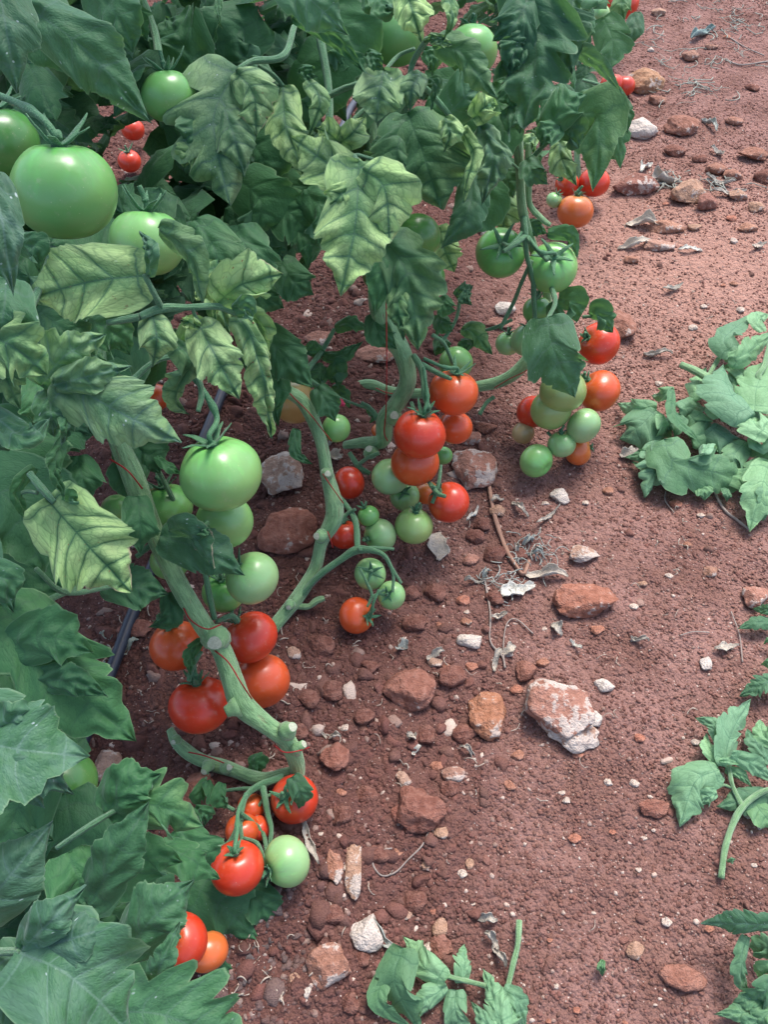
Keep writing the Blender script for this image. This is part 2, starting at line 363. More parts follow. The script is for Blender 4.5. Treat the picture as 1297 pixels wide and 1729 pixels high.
def leaf(parent, pts, w, d, ty='lb', n=4, chl=0, brn=0, dust=0, pale=0, roll=0, fold=.18, ruf=1., dz=0., name='leaf', label=None, hint=None):
    """pts px midrib base->tip; d depth at the base; dz extra depth at the tip"""
    _seed[0] += 1; k = len(pts)
    ps = [P(x, y, d+dz*(i/(k-1))**1.3 - .012*math.sin(math.pi*i/(k-1))) for i, (x, y) in enumerate(pts)]
    if k == 2: ps = [ps[0], P((pts[0][0]+pts[1][0])/2, (pts[0][1]+pts[1][1])/2, d+dz*.4-.012), ps[1]]
    if dust >= .6 and w > 90: ruf *= .8; w *= .88
    for i, (x, y) in enumerate(pts):
        if i: PROT.append((x, y, w*.30 if i < k-1 else w*.10, d))
        if i: x0, y0 = pts[i-1]; PROT.append(((x+x0)/2, (y+y0)/2, w*.36, d))
    V, F, lv, met = leaf_geo(np.array(ps), w*1.0*d/FPX, ty, n, roll, fold, ruf, _seed[0], hint)
    o = mesh(name, V, F, M_LEAF, parent, origin=ps[0], attrs=leaf_attrs(lv, met, (chl, brn, dust, pale)))
    if label: o['label'] = label
    return o
class Mass:
    def __init__(s): s.V = []; s.F = []; s.lv = []; s.met = []; s.ld = []; s.n = 0
    def add(s, V, F, lv, met, ld):
        s.V.append(V); s.F.append(F+s.n); s.n += len(V); s.lv.append(lv); s.met.append(met); s.ld.append(np.tile(np.array(ld, float), (len(V), 1)))
    def build(s, name, parent, origin):
        return mesh(name, np.vstack(s.V), np.vstack(s.F), M_LEAF, parent, origin=origin, attrs={'pl': ('FLOAT', np.vstack(s.ld)[:, 3]), 'lv': ('FLOAT_VECTOR', np.vstack(s.lv)), 'met': ('FLOAT_VECTOR', np.vstack(s.met)), 'ld': ('FLOAT_COLOR', np.vstack(s.ld))})
def inpoly(x, y, poly):
    c = False; j = len(poly)-1
    for i in range(len(poly)):
        xi, yi = poly[i]; xj, yj = poly[j]
        if (yi > y) != (yj > y) and x < (xj-xi)*(y-yi)/(yj-yi)+xi: c = not c
        j = i
    return c
def fill(parent, poly, count, d0, d1, seed, size=(.05, .10), chl=.05, dust=.1, holes=(), name='foliage'):
    rs = np.random.RandomState(seed); ms = Mass(); xs = [p[0] for p in poly]; ys = [p[1] for p in poly]; k = 0; tries = 0; PA = np.array(PROT)
    cxm, cym = np.mean(xs), np.mean(ys); big = [(cxm+(a-cxm)*1.04, cym+(b-cym)*1.04) for a, b in poly]
    while k < count:
        x = rs.uniform(min(xs), max(xs)); y = rs.uniform(min(ys), max(ys))
        if not inpoly(x, y, poly): continue
        if any((x-h[0])**2/h[2]**2+(y-h[1])**2/h[3]**2 < 1 for h in holes): continue
        d = rs.uniform(d0, d1); b = P(x, y, d)
        if b[2] < .07: continue
        L = rs.uniform(*size); a = rs.uniform(0, 2*np.pi); o = rs.uniform(-.9, .35)
        dirv = unit(np.array([math.cos(a), math.sin(a), o])); droop = np.array([0, 0, -1])*rs.uniform(.1, .5)
        p1 = b+dirv*L*.5; p2 = b+dirv*L*.9+droop*L*.5
        hint = unit(np.array([rs.normal()*.35, rs.normal()*.35-.15, 1.])); hint = unit(hint-np.dot(hint, dirv)*dirv*.5)
        V, F, lv, met = leaf_geo(np.array([b, p1, p2]), L*rs.uniform(.45, .75), rs.choice(['ov', 'lb', 'lb', 'dp']), int(rs.choice([3, 4, 5])), rs.uniform(-25, 25), rs.uniform(-.1, .4), 1., int(rs.randint(1e6)), hint, nu=16, nv=9)
        rel = V-CAM; dd = rel@FW; vx = rel@RT/dd*FPX+CX; vy = -(rel@UPV)/dd*FPX+CY; q = slice(0, None, 5); vx, vy, dd = vx[q], vy[q], dd[q]
        bad = sum(not inpoly(a_, b_, big) for a_, b_ in zip(vx, vy)) > 3 or any((((vx-h[0])/h[2])**2+((vy-h[1])/h[3])**2 < 1).any() for h in holes)
        if not bad:
            hit = ((vx[:, None]-PA[:, 0])**2+(vy[:, None]-PA[:, 1])**2 < PA[:, 2]**2) & (dd[:, None] < PA[:, 3]+.012)
            bad = hit.sum() > 1
        tries += 1
        if tries > count*12: break
        if bad: continue
        ms.add(V, F, lv, met, (max(0, chl+rs.normal()*.12), 0, max(0, dust+rs.normal()*.1), max(0, rs.normal()*.08))); k += 1
    o = ms.build(name, parent, worldloc(parent)); o['kind'] = 'stuff'; return o
def canopy(parent, count, seed):
    """upper growth of the row, above the camera's view"""
    rs = np.random.RandomState(seed); ms = Mass()
    for k in range(count):
        y = rs.uniform(.35, 2.3); x = -.50+.42*(y-.5)+rs.uniform(-.38, .30); z = rs.uniform(1.12, 1.65); b = np.array([x, y, z]); L = rs.uniform(.06, .11); a = rs.uniform(0, 6.28)
        dv = unit(np.array([math.cos(a), math.sin(a), rs.uniform(-.7, .2)])); hint = unit(np.array([rs.normal()*.4, rs.normal()*.4, 1.]))
        V, F, lv, met = leaf_geo(np.array([b, b+dv*L*.5, b+dv*L*.9-np.array([0, 0, L*.2])]), L*.6, 'lb', 4, 0, .2, 1., int(rs.randint(1e6)), hint, nu=12, nv=7); ms.add(V, F, lv, met, (.05, 0, .1, 0))
    o = ms.build('foliage', parent, worldloc(parent)); o['kind'] = 'stuff'
# ------------------------------------------------------------------ tomatoes
RED = ((.54, .040, .014), (.58, .045, .016)); ORD = ((.57, .085, .020), (.60, .085, .022)); ORA = ((.60, .13, .03), (.64, .14, .035))
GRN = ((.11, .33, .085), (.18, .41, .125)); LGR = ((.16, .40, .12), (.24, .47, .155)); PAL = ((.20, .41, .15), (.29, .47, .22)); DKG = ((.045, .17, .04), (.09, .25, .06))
OLV = ((.21, .36, .12), (.27, .38, .13)); BRK = ((.24, .32, .11), (.42, .25, .09))
SUNK = {}
def rotz_to(axis):
    return Vector((0, 0, 1)).rotation_difference(Vector(axis)).to_matrix()
def tomato(x, y, rx, d, kind, cal, label, ry=None, ribs=0, sep=1.0, stalk=None, group=None, calyx=True, name='tomato', rough=False):
    """cal = calyx direction in (image right, image up, toward camera)"""
    rs = np.random.RandomState(int(x*7+y)); c = P(x, y, d); r = rx*d/FPX
    while c[2] < float(gh(c[0], c[1]))+.86*r: d -= .004; c = P(x, y, d); r = rx*d/FPX
    ax = unit(np.array(cal[0]*RT+cal[1]*UPV-cal[2]*FW)); Rm = np.array(rotz_to(ax))
    ry = ry or rx*.95
    sq = min(1.0, ry/rx*(1.0))
    nt_, nf = 26, 40; th = np.linspace(0, np.pi, nt_); ph = np.linspace(0, 2*np.pi, nf, endpoint=False)
    TH, PH = np.meshgrid(th, ph, indexing='ij'); nr = ribs or rs.choice([4, 5, 6]); am = .07 if ribs else .026
    rr = 1+am*(np.cos(nr*PH+rs.rand()*6)*.6+np.cos((nr-2)*PH+rs.rand()*6)*.4)*np.exp(-((TH-.55)/.75)**2)+.012*np.cos(2*PH+rs.rand()*6)
    rho = np.sin(TH)**1.04*rr*r*.97
    zz = (.90 if sq > .86 else .84)*(1.12 if sq > 1.02 else 1)*np.cos(TH)*r*(1-.03*np.cos(2*TH))-.15*r*np.exp(-(TH/.30)**2)+.03*r*np.exp(-((np.pi-TH)/.3)**2)
    L = np.stack([rho*np.cos(PH), rho*np.sin(PH), zz], -1).reshape(-1, 3)
    V = L@Rm.T+c; F = []
    for i in range(nt_-1):
        for j in range(nf):
            j2 = (j+1) % nf; F.append((i*nf+j, (i+1)*nf+j, (i+1)*nf+j2, i*nf+j2))
    top, bot = np.array(kind[0]), np.array(kind[1]); t = (TH/np.pi).reshape(-1)
    t = np.clip((t-.1)*1.6+.12*np.sin(PH.reshape(-1)*2+rs.rand()*6), 0, 1)[:, None]
    colr = top*(1-t)+bot*t
    if kind in (RED, ORD):   # paler shoulder
        s = np.exp(-(TH.reshape(-1)/.55)**2)[:, None]*rs.uniform(.15, .7); colr = colr*(1-s)+np.array((.50, .12, .03))*s
    if kind in (ORA,): s = np.exp(-(TH.reshape(-1)/.8)**2)[:, None]*.5; colr = colr*(1-s)+np.array((.45, .28, .08))*s
    colr = colr*rs.uniform(.93, 1.06)
    o = mesh(name, V, F, M_TOM, None, origin=c, attrs={'tc': ('FLOAT_COLOR', np.c_[colr, np.ones(len(colr))]), 'sh': ('FLOAT_VECTOR', np.stack([np.cos(PH), np.sin(PH)+rs.rand()*9, TH/np.pi], -1).reshape(-1, 3))})
    tag(o, label, 'tomato', group)
    ctr = c+ax*((.90 if sq > .86 else .84)*(1.12 if sq > 1.02 else 1)*.97*r-.15*r); PROT.append((x, y, rx*.85, d)) if (calyx or cal == U) else None
    if calyx:
        ns = rs.choice([5, 6]); VV = []; FF = []; nb = 0
        e1 = Rm[:, 0]; e2 = Rm[:, 1]; a0 = rs.rand()*6
        for k in range(ns):
            a = a0+k*2*np.pi/ns+rs.uniform(-.2, .2); o1 = math.cos(a)*e1+math.sin(a)*e2; sd_ = np.cross(ax, o1)
            Ls = r*sep*rs.uniform(.62, 1.0); cu = rs.uniform(.15, 1.25) if ax[2] > .3 and cal[2] < .8 else rs.uniform(.0, .5); tw = rs.uniform(-.3, .3)
            m_ = 9
            for i in range(m_):
                s = i/(m_-1); rr_ = Ls*s*(.95-.2*cu*s); hz = r*(.035+.17*min(1, s*1.7)**1.4)*1.0+cu*Ls*.45*s**2.2
                # follow the shoulder, then lift off
                wd = r*.115*(1-s)**.7*(1 if s > .08 else .6)+.0003
                p = ctr+o1*rr_+ax*hz+sd_*tw*Ls*s*s*.5
                for q, hh in ((-1, .25), (0, 0), (1, .25)): VV.append(p+sd_*q*wd+ax*hh*wd)
                for q, hh in ((-1, .25), (1, .25)): pass
                if i:
                    for q in range(2): FF.append((nb+(i-1)*3+q, nb+i*3+q, nb+i*3+q+1, nb+(i-1)*3+q+1))
            nb += m_*3
        # hub
        hv, hf = tube_geo(np.array([ctr-ax*r*.02, ctr+ax*r*.06, ctr+ax*r*.12]), np.array([r*.15, r*.13, r*.07]), 8)
        VV = np.vstack([VV, hv]); FF += [tuple(nb+i for i in f) for f in hf]
        cx = mesh('calyx', VV, FF, M_CAL, o, origin=ctr)
        md = cx.modifiers.new('thick', 'SOLIDIFY'); md.thickness = .0009; md.offset = 0
    if stalk is not False:
        if stalk: pts = np.array([ctr+ax*r*.05, ctr+ax*r*.3]+[P(*s[:3]) for s in stalk])
        else:
            side = unit(np.array([rs.normal(), rs.normal(), .8])); pts = np.array([ctr+ax*r*.05, ctr+ax*r*.32, ctr+ax*r*.55+side*r*.22])
        cp = catmull(pts, 10+4*len(pts)); rd = np.full(len(cp), r*.055+.0006); kn = np.linspace(0, 1, len(cp)); rd *= 1+.5*np.exp(-((kn-.45)/.06)**2)
        V2, F2 = tube_geo(cp, rd, 8, 3, .05); mesh('stalk', V2, F2, M_CAL, o, origin=cp[0])
    return o
# ------------------------------------------------------------------ rocks
_ico = {}
def ico(level):
    if level not in _ico:
        import bmesh
        b = bmesh.new(); bmesh.ops.create_icosphere(b, subdivisions=level, radius=1); b.verts.ensure_lookup_table()
        _ico[level] = (np.array([v.co[:] for v in b.verts]), np.array([[v.index for v in f.verts] for f in b.faces])); b.free()
    return _ico[level]
def rock(x, y, w, h, col, pale, label, ang=.5, lift=.42, seed=None, tall=.62, rot=0, name='stone', cat='stone', group=None, off=0.):
    """stone whose outline covers about w x h px round the pixel (x, y)"""
    rs = np.random.RandomState(seed or int(x*13+y*3)); p = G(x, y+h*.14); d = dep(p); w *= 1.1; h *= 1.1
    W = w*d/FPX; Hh = h*d/FPX; V0, F = ico(4 if max(w, h) > 50 else 3); V = V0.copy()
    for k in range(int(6+ang*14)):
        nn = unit(rs.normal(size=3)); hh = rs.uniform(.62, .92)-.1*ang
        e = np.maximum(0, V@nn-hh); V = V-e[:, None]*nn*.96
    o3 = Vector(rs.rand(3)*50)
    nz = np.array([mnoise.fractal(Vector(v)*1.8+o3, .9, 2.1, 4) for v in V])
    nz2 = np.array([mnoise.fractal(Vector(v)*6+o3, .8, 2.1, 3) for v in V]); V = V*(1+.15*nz+.035*nz2)[:, None]; V = V-(V.max(0)+V.min(0))/2; V /= np.abs(V).max(0)
    lz = min(W, Hh)*tall*.5; ly = Hh*.5*.98
    a = R(rot); c, s = math.cos(a), math.sin(a); V = V*np.array([W/2, ly, lz]); V = np.c_[V[:, 0]*c-V[:, 1]*s, V[:, 0]*s+V[:, 1]*c, V[:, 2]]
    ce = p+np.array([0, 0, lz*(lift*1.4)+off]); o = mesh(name, V+ce, F, M_ROCK, None, origin=ce)
    o.color = (*col, pale); tag(o, label, cat, group); return o
def dryleaf(x, y, L, W, ang, col, label, curl=1., name='dry_leaf', cat='dry leaf', group=None, up=.004, seed=None):
    rs = np.random.RandomState(seed or int(x*5+y)); c = G(x, y); d = dep(c); L *= d/FPX; W *= .8*d/FPX
    a = R(ang); dr = np.array([math.cos(a), math.sin(a), 0]); sd_ = np.array([-dr[1], dr[0], 0]); nu, nv = 14, 9; V = []
    ph = rs.rand(4)*6
    for i in range(nu):
        u = i/(nu-1); wd = W/2*max(.06, math.sin(math.pi*(.06+.9*u))**.7)*(1+.22*math.sin(u*15+ph[0]))
        cen = c+dr*(u-.5)*L+sd_*W*.22*math.sin(u*4+ph[1])+np.array([0, 0, up+.004+curl*.005*math.sin(u*6+ph[2])])
        for j in range(nv):
            v = j/(nv-1)*2-1; th = v*curl*(1.3+.5*math.sin(u*7+ph[3])); 
            V.append(cen+sd_*wd*math.sin(th)/max(.6, curl)+np.array([0, 0, wd*(1-math.cos(th))*.8+.0016*math.sin(u*30+v*6)+rs.normal()*.0005]))
    V = np.array(V); i = np.arange(nu-1)[:, None]*nv+np.arange(nv-1)[None, :]
    F = np.stack([i, i+nv, i+nv+1, i+1], -1).reshape(-1, 4)
    V[:, 2] = np.maximum(V[:, 2], gh(V[:, 0], V[:, 1])+.0015)
    o = mesh(name, V, F, M_DRY, None, origin=c); o.color = (*col, 1); tag(o, label, cat, group)
    md = o.modifiers.new('thick', 'SOLIDIFY'); md.thickness = .0006; return o
def gtube(name, pts, r, mat, label=None, cat=None, parent=None, up=.004, group=None, lump=.15, n=None, taper=0):
    """tube lying on the ground through pixels"""
    ps = np.array([G(q[0], q[1])+np.array([0, 0, up+(q[2] if len(q) > 2 else 0)]) for q in pts]); c = catmull(ps, n or 8*len(ps))
    rd = r*(1-taper*np.linspace(0, 1, len(c))); V, F = tube_geo(c, rd, 8, int(pts[0][0]), lump); o = mesh(name, V, F, mat, parent, origin=c[0])
    if label: tag(o, label, cat, group)
    return o
# ------------------------------------------------------------------ ground: one sheet, fine where the photo looks, coarse out to the horizon
def axis(lo, hi, st, far):
    a = list(np.arange(lo, hi, st)); g = st; q = a[-1]
    while q < far: g *= 1.35; q += g; a.append(q)
    g = st; q = a[0]
    while q > -far: g *= 1.35; q -= g; a.insert(0, q)
    return np.array(a)
def build_ground():
    xs = axis(-1.15, 1.35, .0052, 80); ys = axis(.02, 3.3, .0055, 80); X, Y = np.meshgrid(xs, ys, indexing='ij')
    pm = path_mask(X, Y); Z = gh(X, Y)
    near = ((X > -1.6) & (X < 1.8) & (Y > -.3) & (Y < 4))
    # crumbly relief between the clods
    e = fbm(X*70, Y*70, 2); Z = Z+near*((1-pm)*.0058*np.abs(e)*2+pm*.0014*e)
    nx, ny = X.shape; i = np.arange(nx-1)[:, None]*ny+np.arange(ny-1)[None, :]
    F = np.stack([i, i+ny, i+ny+1, i+1], -1).reshape(-1, 4)
    o = mesh('ground', np.stack([X, Y, Z], -1).reshape(-1, 3), F, M_SOIL, None, origin=(0, 0, 0), attrs={'soil': ('FLOAT', pm.reshape(-1)), 'dry': ('FLOAT', (pm*np.exp(-(((X-.68)/.5)**2+((Y-1.5)/.42)**2))).reshape(-1))})  # second attribute: oval mask of the sunlight painted on the path
    tag(o, kind='structure'); return o
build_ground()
def clods():
    rs = np.random.RandomState(11)
    for name, level, cnt, r0, r1, pw in (('soil_crumbs', 1, 215000, .0013, .0042, 2.4), ('soil_clods', 2, 9000, .0030, .0115, 4.6)):
        v0, f0 = ico(level); protos = []
        for k in range(8):
            v = v0.copy()
            for q in range(9):
                nn = unit(rs.normal(size=3)); v = v-np.maximum(0, v@nn-rs.uniform(.42, .82))[:, None]*nn*.95
            protos.append(v*(1+rs.normal(size=(len(v), 1))*(.13 if level == 2 else .09)))
        protos = np.array(protos)
        x = rs.uniform(-1.0, 1.3, cnt*3); y = .0+3.1*rs.rand(cnt*3)**1.25
        # inside the camera's view (with a margin)
        rel = np.stack([x, y, 0*x-H_CAM], -1); dd = rel@FW; px = rel@RT/dd*FPX+CX; py = -(rel@UPV)/dd*FPX+CY
        pm = path_mask(x, y); cl = np.clip(.6+1.6*fbm(x*4, y*4, 3), .05, 1.5)
        keep = (px > -200) & (px < 1750) & (py > -120) & (py < 2150) & (rs.rand(len(x)) < ((1-pm)*.98+pm*(.62 if level == 1 else .06))*np.clip(cl+.25, .2, 1))
        x, y, pm = x[keep][:cnt], y[keep][:cnt], pm[keep][:cnt]; n = len(x)
        r = r0+(r1-r0)*rs.rand(n)**pw*3*.5; r = np.minimum(r, r1)*(1-.42*pm); r *= np.clip(1.25-.12*y*0, .5, 1.3)
        # random rotations
        q = unit(rs.normal(size=(n, 4))); a, b, c, d = q.T
        Rm = np.stack([a*a+b*b-c*c-d*d, 2*(b*c-a*d), 2*(b*d+a*c), 2*(b*c+a*d), a*a-b*b+c*c-d*d, 2*(c*d-a*b), 2*(b*d-a*c), 2*(c*d+a*b), a*a-b*b-c*c+d*d], -1).reshape(n, 3, 3)
        pv = protos[rs.randint(0, 8, n)]*rs.uniform(.65, 1.45, (n, 1, 3)); V = np.einsum('nij,nkj->nki', Rm, pv)*r[:, None, None]
        V[..., 2] *= .8; z = gh(x, y)+r*(.10 if level == 1 else -.05); V += np.stack([x, y, z], -1)[:, None, :]
        F = (f0[None]+(np.arange(n)*len(v0))[:, None, None]).reshape(-1, 3)
        br = rs.uniform(.84, 1.14, n); col = np.stack([br*rs.uniform(.95, 1.1, n), br, br, np.where(rs.rand(n) < .032, rs.uniform(.4, .95, n), np.where(rs.rand(n) < .05, .25, 0))], -1)
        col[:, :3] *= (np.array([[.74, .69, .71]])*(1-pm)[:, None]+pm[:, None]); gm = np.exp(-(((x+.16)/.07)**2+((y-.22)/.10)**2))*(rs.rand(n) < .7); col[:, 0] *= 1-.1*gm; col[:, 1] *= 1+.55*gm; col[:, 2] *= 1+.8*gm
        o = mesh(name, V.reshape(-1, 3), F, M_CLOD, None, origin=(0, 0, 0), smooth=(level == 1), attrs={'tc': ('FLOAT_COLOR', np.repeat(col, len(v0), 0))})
        tag(o, None, None, None, 'stuff')
        tag(o, 'red-brown crumbly soil clods scattered beside the plants' if level == 2 else 'fine red soil crumbs and grit covering the ground', 'soil')
clods()
# drip pipe lying along the row
a, b = G(182, 1168), G(389, 672); dr = unit((b-a)*np.array([1, 1, 0])); sd_ = np.array([-dr[1], dr[0], 0])
pp = np.array([a+dr*s+sd_*(.012*math.sin(s*2.2)) for s in np.linspace(-.75, 2.6, 60)]); pp[:, 2] = [float(gh(q[0], q[1]))*.5+.010+.008 for q in pp]
V, F = tube_geo(pp, np.full(60, .0088), 14, 1, .0)
tag(mesh('drip_pipe', V, F, M_PIPE, None, origin=pp[0]), 'black plastic drip irrigation pipe lying on the soil behind the tomato plants', 'pipe')
# ------------------------------------------------------------------ stones, traced one by one
TER = (.30, .13, .095); BRN = (.20, .085, .062); PNK = (.40, .20, .15); BUF = (.43, .28, .21); TAN = (.42, .26, .18); WHT = (.68, .62, .55); DCL = (.165, .068, .052)
ROCKS = [
 (487, 895, 92, 82, (.30,.12,.085), .18, 'squarish rusty brown stone between the two front stems', .8),
 (476, 800, 78, 78, BUF, .55, 'pale buff rough stone beside the big light green tomato', .5),
 (801, 790, 70, 78, PNK, .5, 'angular pinkish white-flecked stone right of the red tomato cluster', .9),
 (985, 1011, 98, 60, (.36,.15,.10), .25, 'long rusty stone with flat sides on the trodden soil', .8),
 (691, 1160, 82, 72, TER, .12, 'plain red wedge-shaped stone in the crumbly soil', .9),
 (823, 1201, 60, 84, (.42,.19,.11), .3, 'upright oval orange stone left of the white knobbly one', .15),
 (938, 1195, 105, 100, PNK, .56, 'large knobbly reddish stone with white chalky patches', .6),
 (968, 1240, 80, 56, BUF, .8, 'pale chalky block at the foot of the large knobbly stone', .9),
 (1000, 1213, 30, 28, WHT, .6, 'small white lump against the right side of the knobbly stone', .6),
 (1090, 141, 56, 50, (.42,.24,.14), .3, 'rounded tan stone beside the far red tomatoes', .3),
 (1081, 220, 52, 42, WHT, .8, 'bright white irregular stone in the upper right soil', .7),
 (1150, 217, 56, 42, (.30,.14,.10), .2, 'flat-topped reddish stone right of the bright white one', .9),
 (1139, 256, 34, 24, BRN, .2, 'small brown stone below the flat-topped reddish one', .6),
 (1070, 311, 76, 46, (.28,.13,.10), .45, 'dark reddish slab with a pale upper edge near the orange tomato', 1.0),
 (1160, 325, 56, 52, TAN, .3, 'orange-tan blocky stone touching a smaller brown one', .7),
 (1192, 341, 36, 36, (.28,.13,.10), .1, 'brown angular stone leaning on the orange-tan block', .9),
 (555, 1625, 72, 66, (.34,.17,.12), .42, 'round pitted brown stone at the bottom of the row', .3),
 (619, 1569, 52, 56, WHT, .75, 'whitish ridged stone beside grey shrivelled leaf', .6),
 (596, 1460, 27, 88, TAN, .5, 'long narrow upright tan stone like a finger', .7),
 (566, 1456, 27, 56, (.38,.18,.12), .4, 'narrow reddish stone left of the finger-shaped one', .6),
 (326, 1334, 66, 66, (.26,.11,.08), .1, 'dark red stone behind the lowest green shoots', .6),
 (184, 1292, 50, 52, BUF, .5, 'pale pink stone half hidden by the left-hand leaves', .6),
 (1276, 1006, 44, 44, PNK, .5, 'blocky pale stone cut by the right edge of the photo', .8),
 (1213, 285, 36, 22, BRN, .1, 'low brown stone upper right among dry leaves', .5),
 (1272, 262, 48, 30, (.33,.16,.11), .2, 'reddish stone near the upper right edge', .6),
 (1288, 299, 30, 32, BRN, .1, 'dark round stone at the upper right edge', .3),
 (1208, 287, 34, 26, (.34,.17,.12), .2, 'tan stone behind the pile of dry grey litter', .5),
 (1236, 295, 32, 24, (.34,.17,.12), .2, 'small flat tan stone right of the dry grey litter', .5),
 (1277, 350, 26, 24, TAN, .3, 'little ochre stone near the right edge below the dark round one', .5),
 (821, 722, 36, 24, BRN, .1, 'dull brown stone above the angular pinkish one', .6),
 (793, 741, 38, 22, PNK, .4, 'thin pink chip above the angular pinkish stone', .8),
 (944, 838, 30, 28, WHT, .6, 'pale conical stone below the lowest round green tomato', .6),
 (985, 934, 46, 34, BUF, .72, 'white and brown crusted stone right of the grey litter', .6),
 (682, 1314, 26, 28, BUF, .5, 'small pale triangular stone in the lower clods', .8),
 (765, 1305, 38, 26, (.36,.2,.15), .6, 'small stone with a white oval core', .4),
 (792, 1081, 40, 28, WHT, .7, 'white chip standing below the dry stalk', .7),
 (1021, 1156, 32, 24, WHT, .8, 'small angular white stone lower centre right', .9),
 (1191, 1118, 18, 24, WHT, .9, 'tiny bright white upright chip', .8),
 (712, 1360, 78, 74, (.22,.088,.065), .0, 'large dull red clod with a sloping face', .8),
 (565, 1275, 46, 50, (.27,.11,.08), .0, 'smooth red clod right of the cut stem', .4),
 (541, 1090, 48, 40, DCL, .0, 'dark crumbly clod below the second stem base', .3),
 (1104, 1363, 48, 30, (.26,.11,.08), .05, 'low brown stone left of the right-hand cut shoot', .5),
 (1153, 1647, 74, 40, (.31,.14,.10), .05, 'flat half-buried reddish stone lower right', .4),
 (1072, 1602, 30, 28, TAN, .2, 'small orange wedge stone near the bottom right', .9),
 (889, 1131, 34, 36, (.29,.13,.095), .1, 'rough brown stone above the large knobbly one', .5),
 (853, 521, 34, 28, WHT, .4, 'pale stone left of the hanging green tomatoes', .6),
 (843, 547, 48, 22, (.33,.17,.13), .2, 'flat brown stone under the hanging green tomatoes', .6),
 (820, 388, 24, 26, WHT, .7, 'white stone left of the star-topped green tomato', .6),
 (541, 573, 48, 34, PNK, .4, 'pinkish stone behind the second stem', .6),
 (470, 1, 10, 8, BRN, .0, None, .5),
 (1120, 383, 66, 28, (.42,.22,.15), .3, 'crumbling orange stone beside dry pale leaves', .5),
 (1048, 548, 46, 60, (.30,.14,.10), .2, 'brown stone half hidden behind the right-hand red tomato', .5),
 (636, 600, 66, 40, PNK, .3, 'flat pale pink stone behind the thick middle stem', .5),
 (1165, 96, 26, 22, (.34,.19,.14), .2, 'small brown stone in the far litter', .5),
 (1202, 80, 24, 14, (.34,.19,.14), .2, 'thin stone in the shaded far corner', .5),
 (1112, 22, 22, 16, (.40,.25,.18), .2, 'tan curved chip at the top of the path', .6),
 (1076, 1608, 14, 12, TAN, .2, None, .5),
 (1112, 415, 50, 26, (.43,.25,.19), .45, 'pale rubble stone beside the lower dry leaf', .6),
 (1066, 438, 22, 18, (.38,.19,.13), .2, 'small rust stone below the dry pale leaf', .6),
 (1245, 330, 30, 22, TAN, .3, 'small tan stone in the litter near the right edge', .6), (1262, 385, 34, 20, (.42,.22,.15), .3, 'low orange stone near the right edge of the path', .6), (1180, 268, 24, 18, BRN, .1, 'little brown stone above the grey litter', .5), (1110, 170, 26, 20, (.34,.17,.12), .2, 'small brown stone behind the bright white one', .5), (1240, 205, 28, 18, (.34,.17,.12), .2, 'small reddish stone on the far path', .5), (1270, 150, 24, 16, BRN, .1, 'dark little stone on the far path by the edge', .5), (1172, 384, 22, 16, TAN, .2, 'small tan chip right of the crumbling orange stone', .6),
 (230, 1060, 60, 34, (.22,.085,.062), .0, 'smooth dark red stone by the drip pipe', .3),
 (497, 1101, 22, 24, BUF, .5, 'small buff stone beside the orange-red tomatoes', .6),
 (840, 862, 26, 22, TAN, .2, 'orange chip beside the curved dead strap', .5),
 (1130, 1200, 1, 1, BRN, 0, None, .5),
 (1085, 985, 16, 12, TAN, .3, None, .5), (1200, 965, 24, 20, (.36,.2,.14), .4, 'small reddish stone right of centre below the leaf pile', .5),
 (735, 1118, 26, 16, BUF, .5, None, .6), (744, 1405, 24, 20, TAN, .3, None, .7), (793, 1456, 14, 20, TAN, .2, None, .3), (720, 1460, 16, 16, TAN, .3, None, .6),
 (683, 1543, 26, 16, BUF, .3, 'rounded cream pebble in the lower clods', .2), (742, 1563, 24, 30, TAN, .1, 'leaning tan chip above the bottom cut shoot', .9), (745, 1595, 36, 42, (.26,.115,.085), .1, 'brown stone just above the bottom cut shoot', .4),
 (612, 1615, 24, 28, DCL, .0, None, .2), (592, 1690, 30, 32, DCL, 0, None, .2), (720, 1240, 30, 30, DCL, 0, None, .4), (615, 1210, 34, 28, DCL, 0, None, .4), (763, 1140, 44, 38, (.2,.083,.062), 0, 'soft-edged red clod beside the wedge-shaped stone', .4),
 (784, 1236, 40, 34, (.2,.083,.062), 0, None, .5), (738, 1365, 20, 20, (.3,.13,.1), .1, None, .4), (672, 1370, 22, 30, (.30,.12,.09), .1, None, .3), (694, 1392, 24, 24, (.22,.09,.07), 0, None, .5),
 (760, 1330, 30, 26, DCL, 0, None, .4), (835, 1010, 30, 26, DCL, 0, None, .4), (875, 935, 30, 20, DCL, 0, None, .4), (802, 905, 30, 28, DCL, 0, None, .4), (835, 935, 36, 34, DCL, 0, None, .4), (813, 885, 26, 28, DCL, 0, None, .4),
 (795, 945, 26, 20, PNK, .1, None, .5), (690, 1000, 34, 30, DCL, 0, None, .3), (735, 1000, 36, 34, DCL, 0, None, .3), (700, 1050, 40, 30, DCL, 0, None, .3), (560, 1165, 36, 34, DCL, 0, None, .3), (625, 1125, 30, 26, DCL, 0, None, .3),
 (580, 1375, 34, 30, DCL, 0, None, .3), (620, 1340, 36, 30, DCL, 0, None, .3), (640, 1440, 34, 28, DCL, 0, None, .3), (560, 1540, 40, 32, DCL, 0, None, .3), (700, 1520, 40, 36, DCL, 0, None, .3), (655, 1675, 40, 36, DCL, 0, None, .3), (505, 1235, 30, 26, DCL, 0, None, .3), (520, 1180, 36, 30, DCL, 0, None, .3),
 (1010, 1005, 16, 14, BUF, .4, None, .4), (520, 1668, 12, 26, WHT, .6, 'small teardrop-shaped white chip near the bottom', .5), (498, 1650, 18, 16, TAN, .2, None, .4),
]
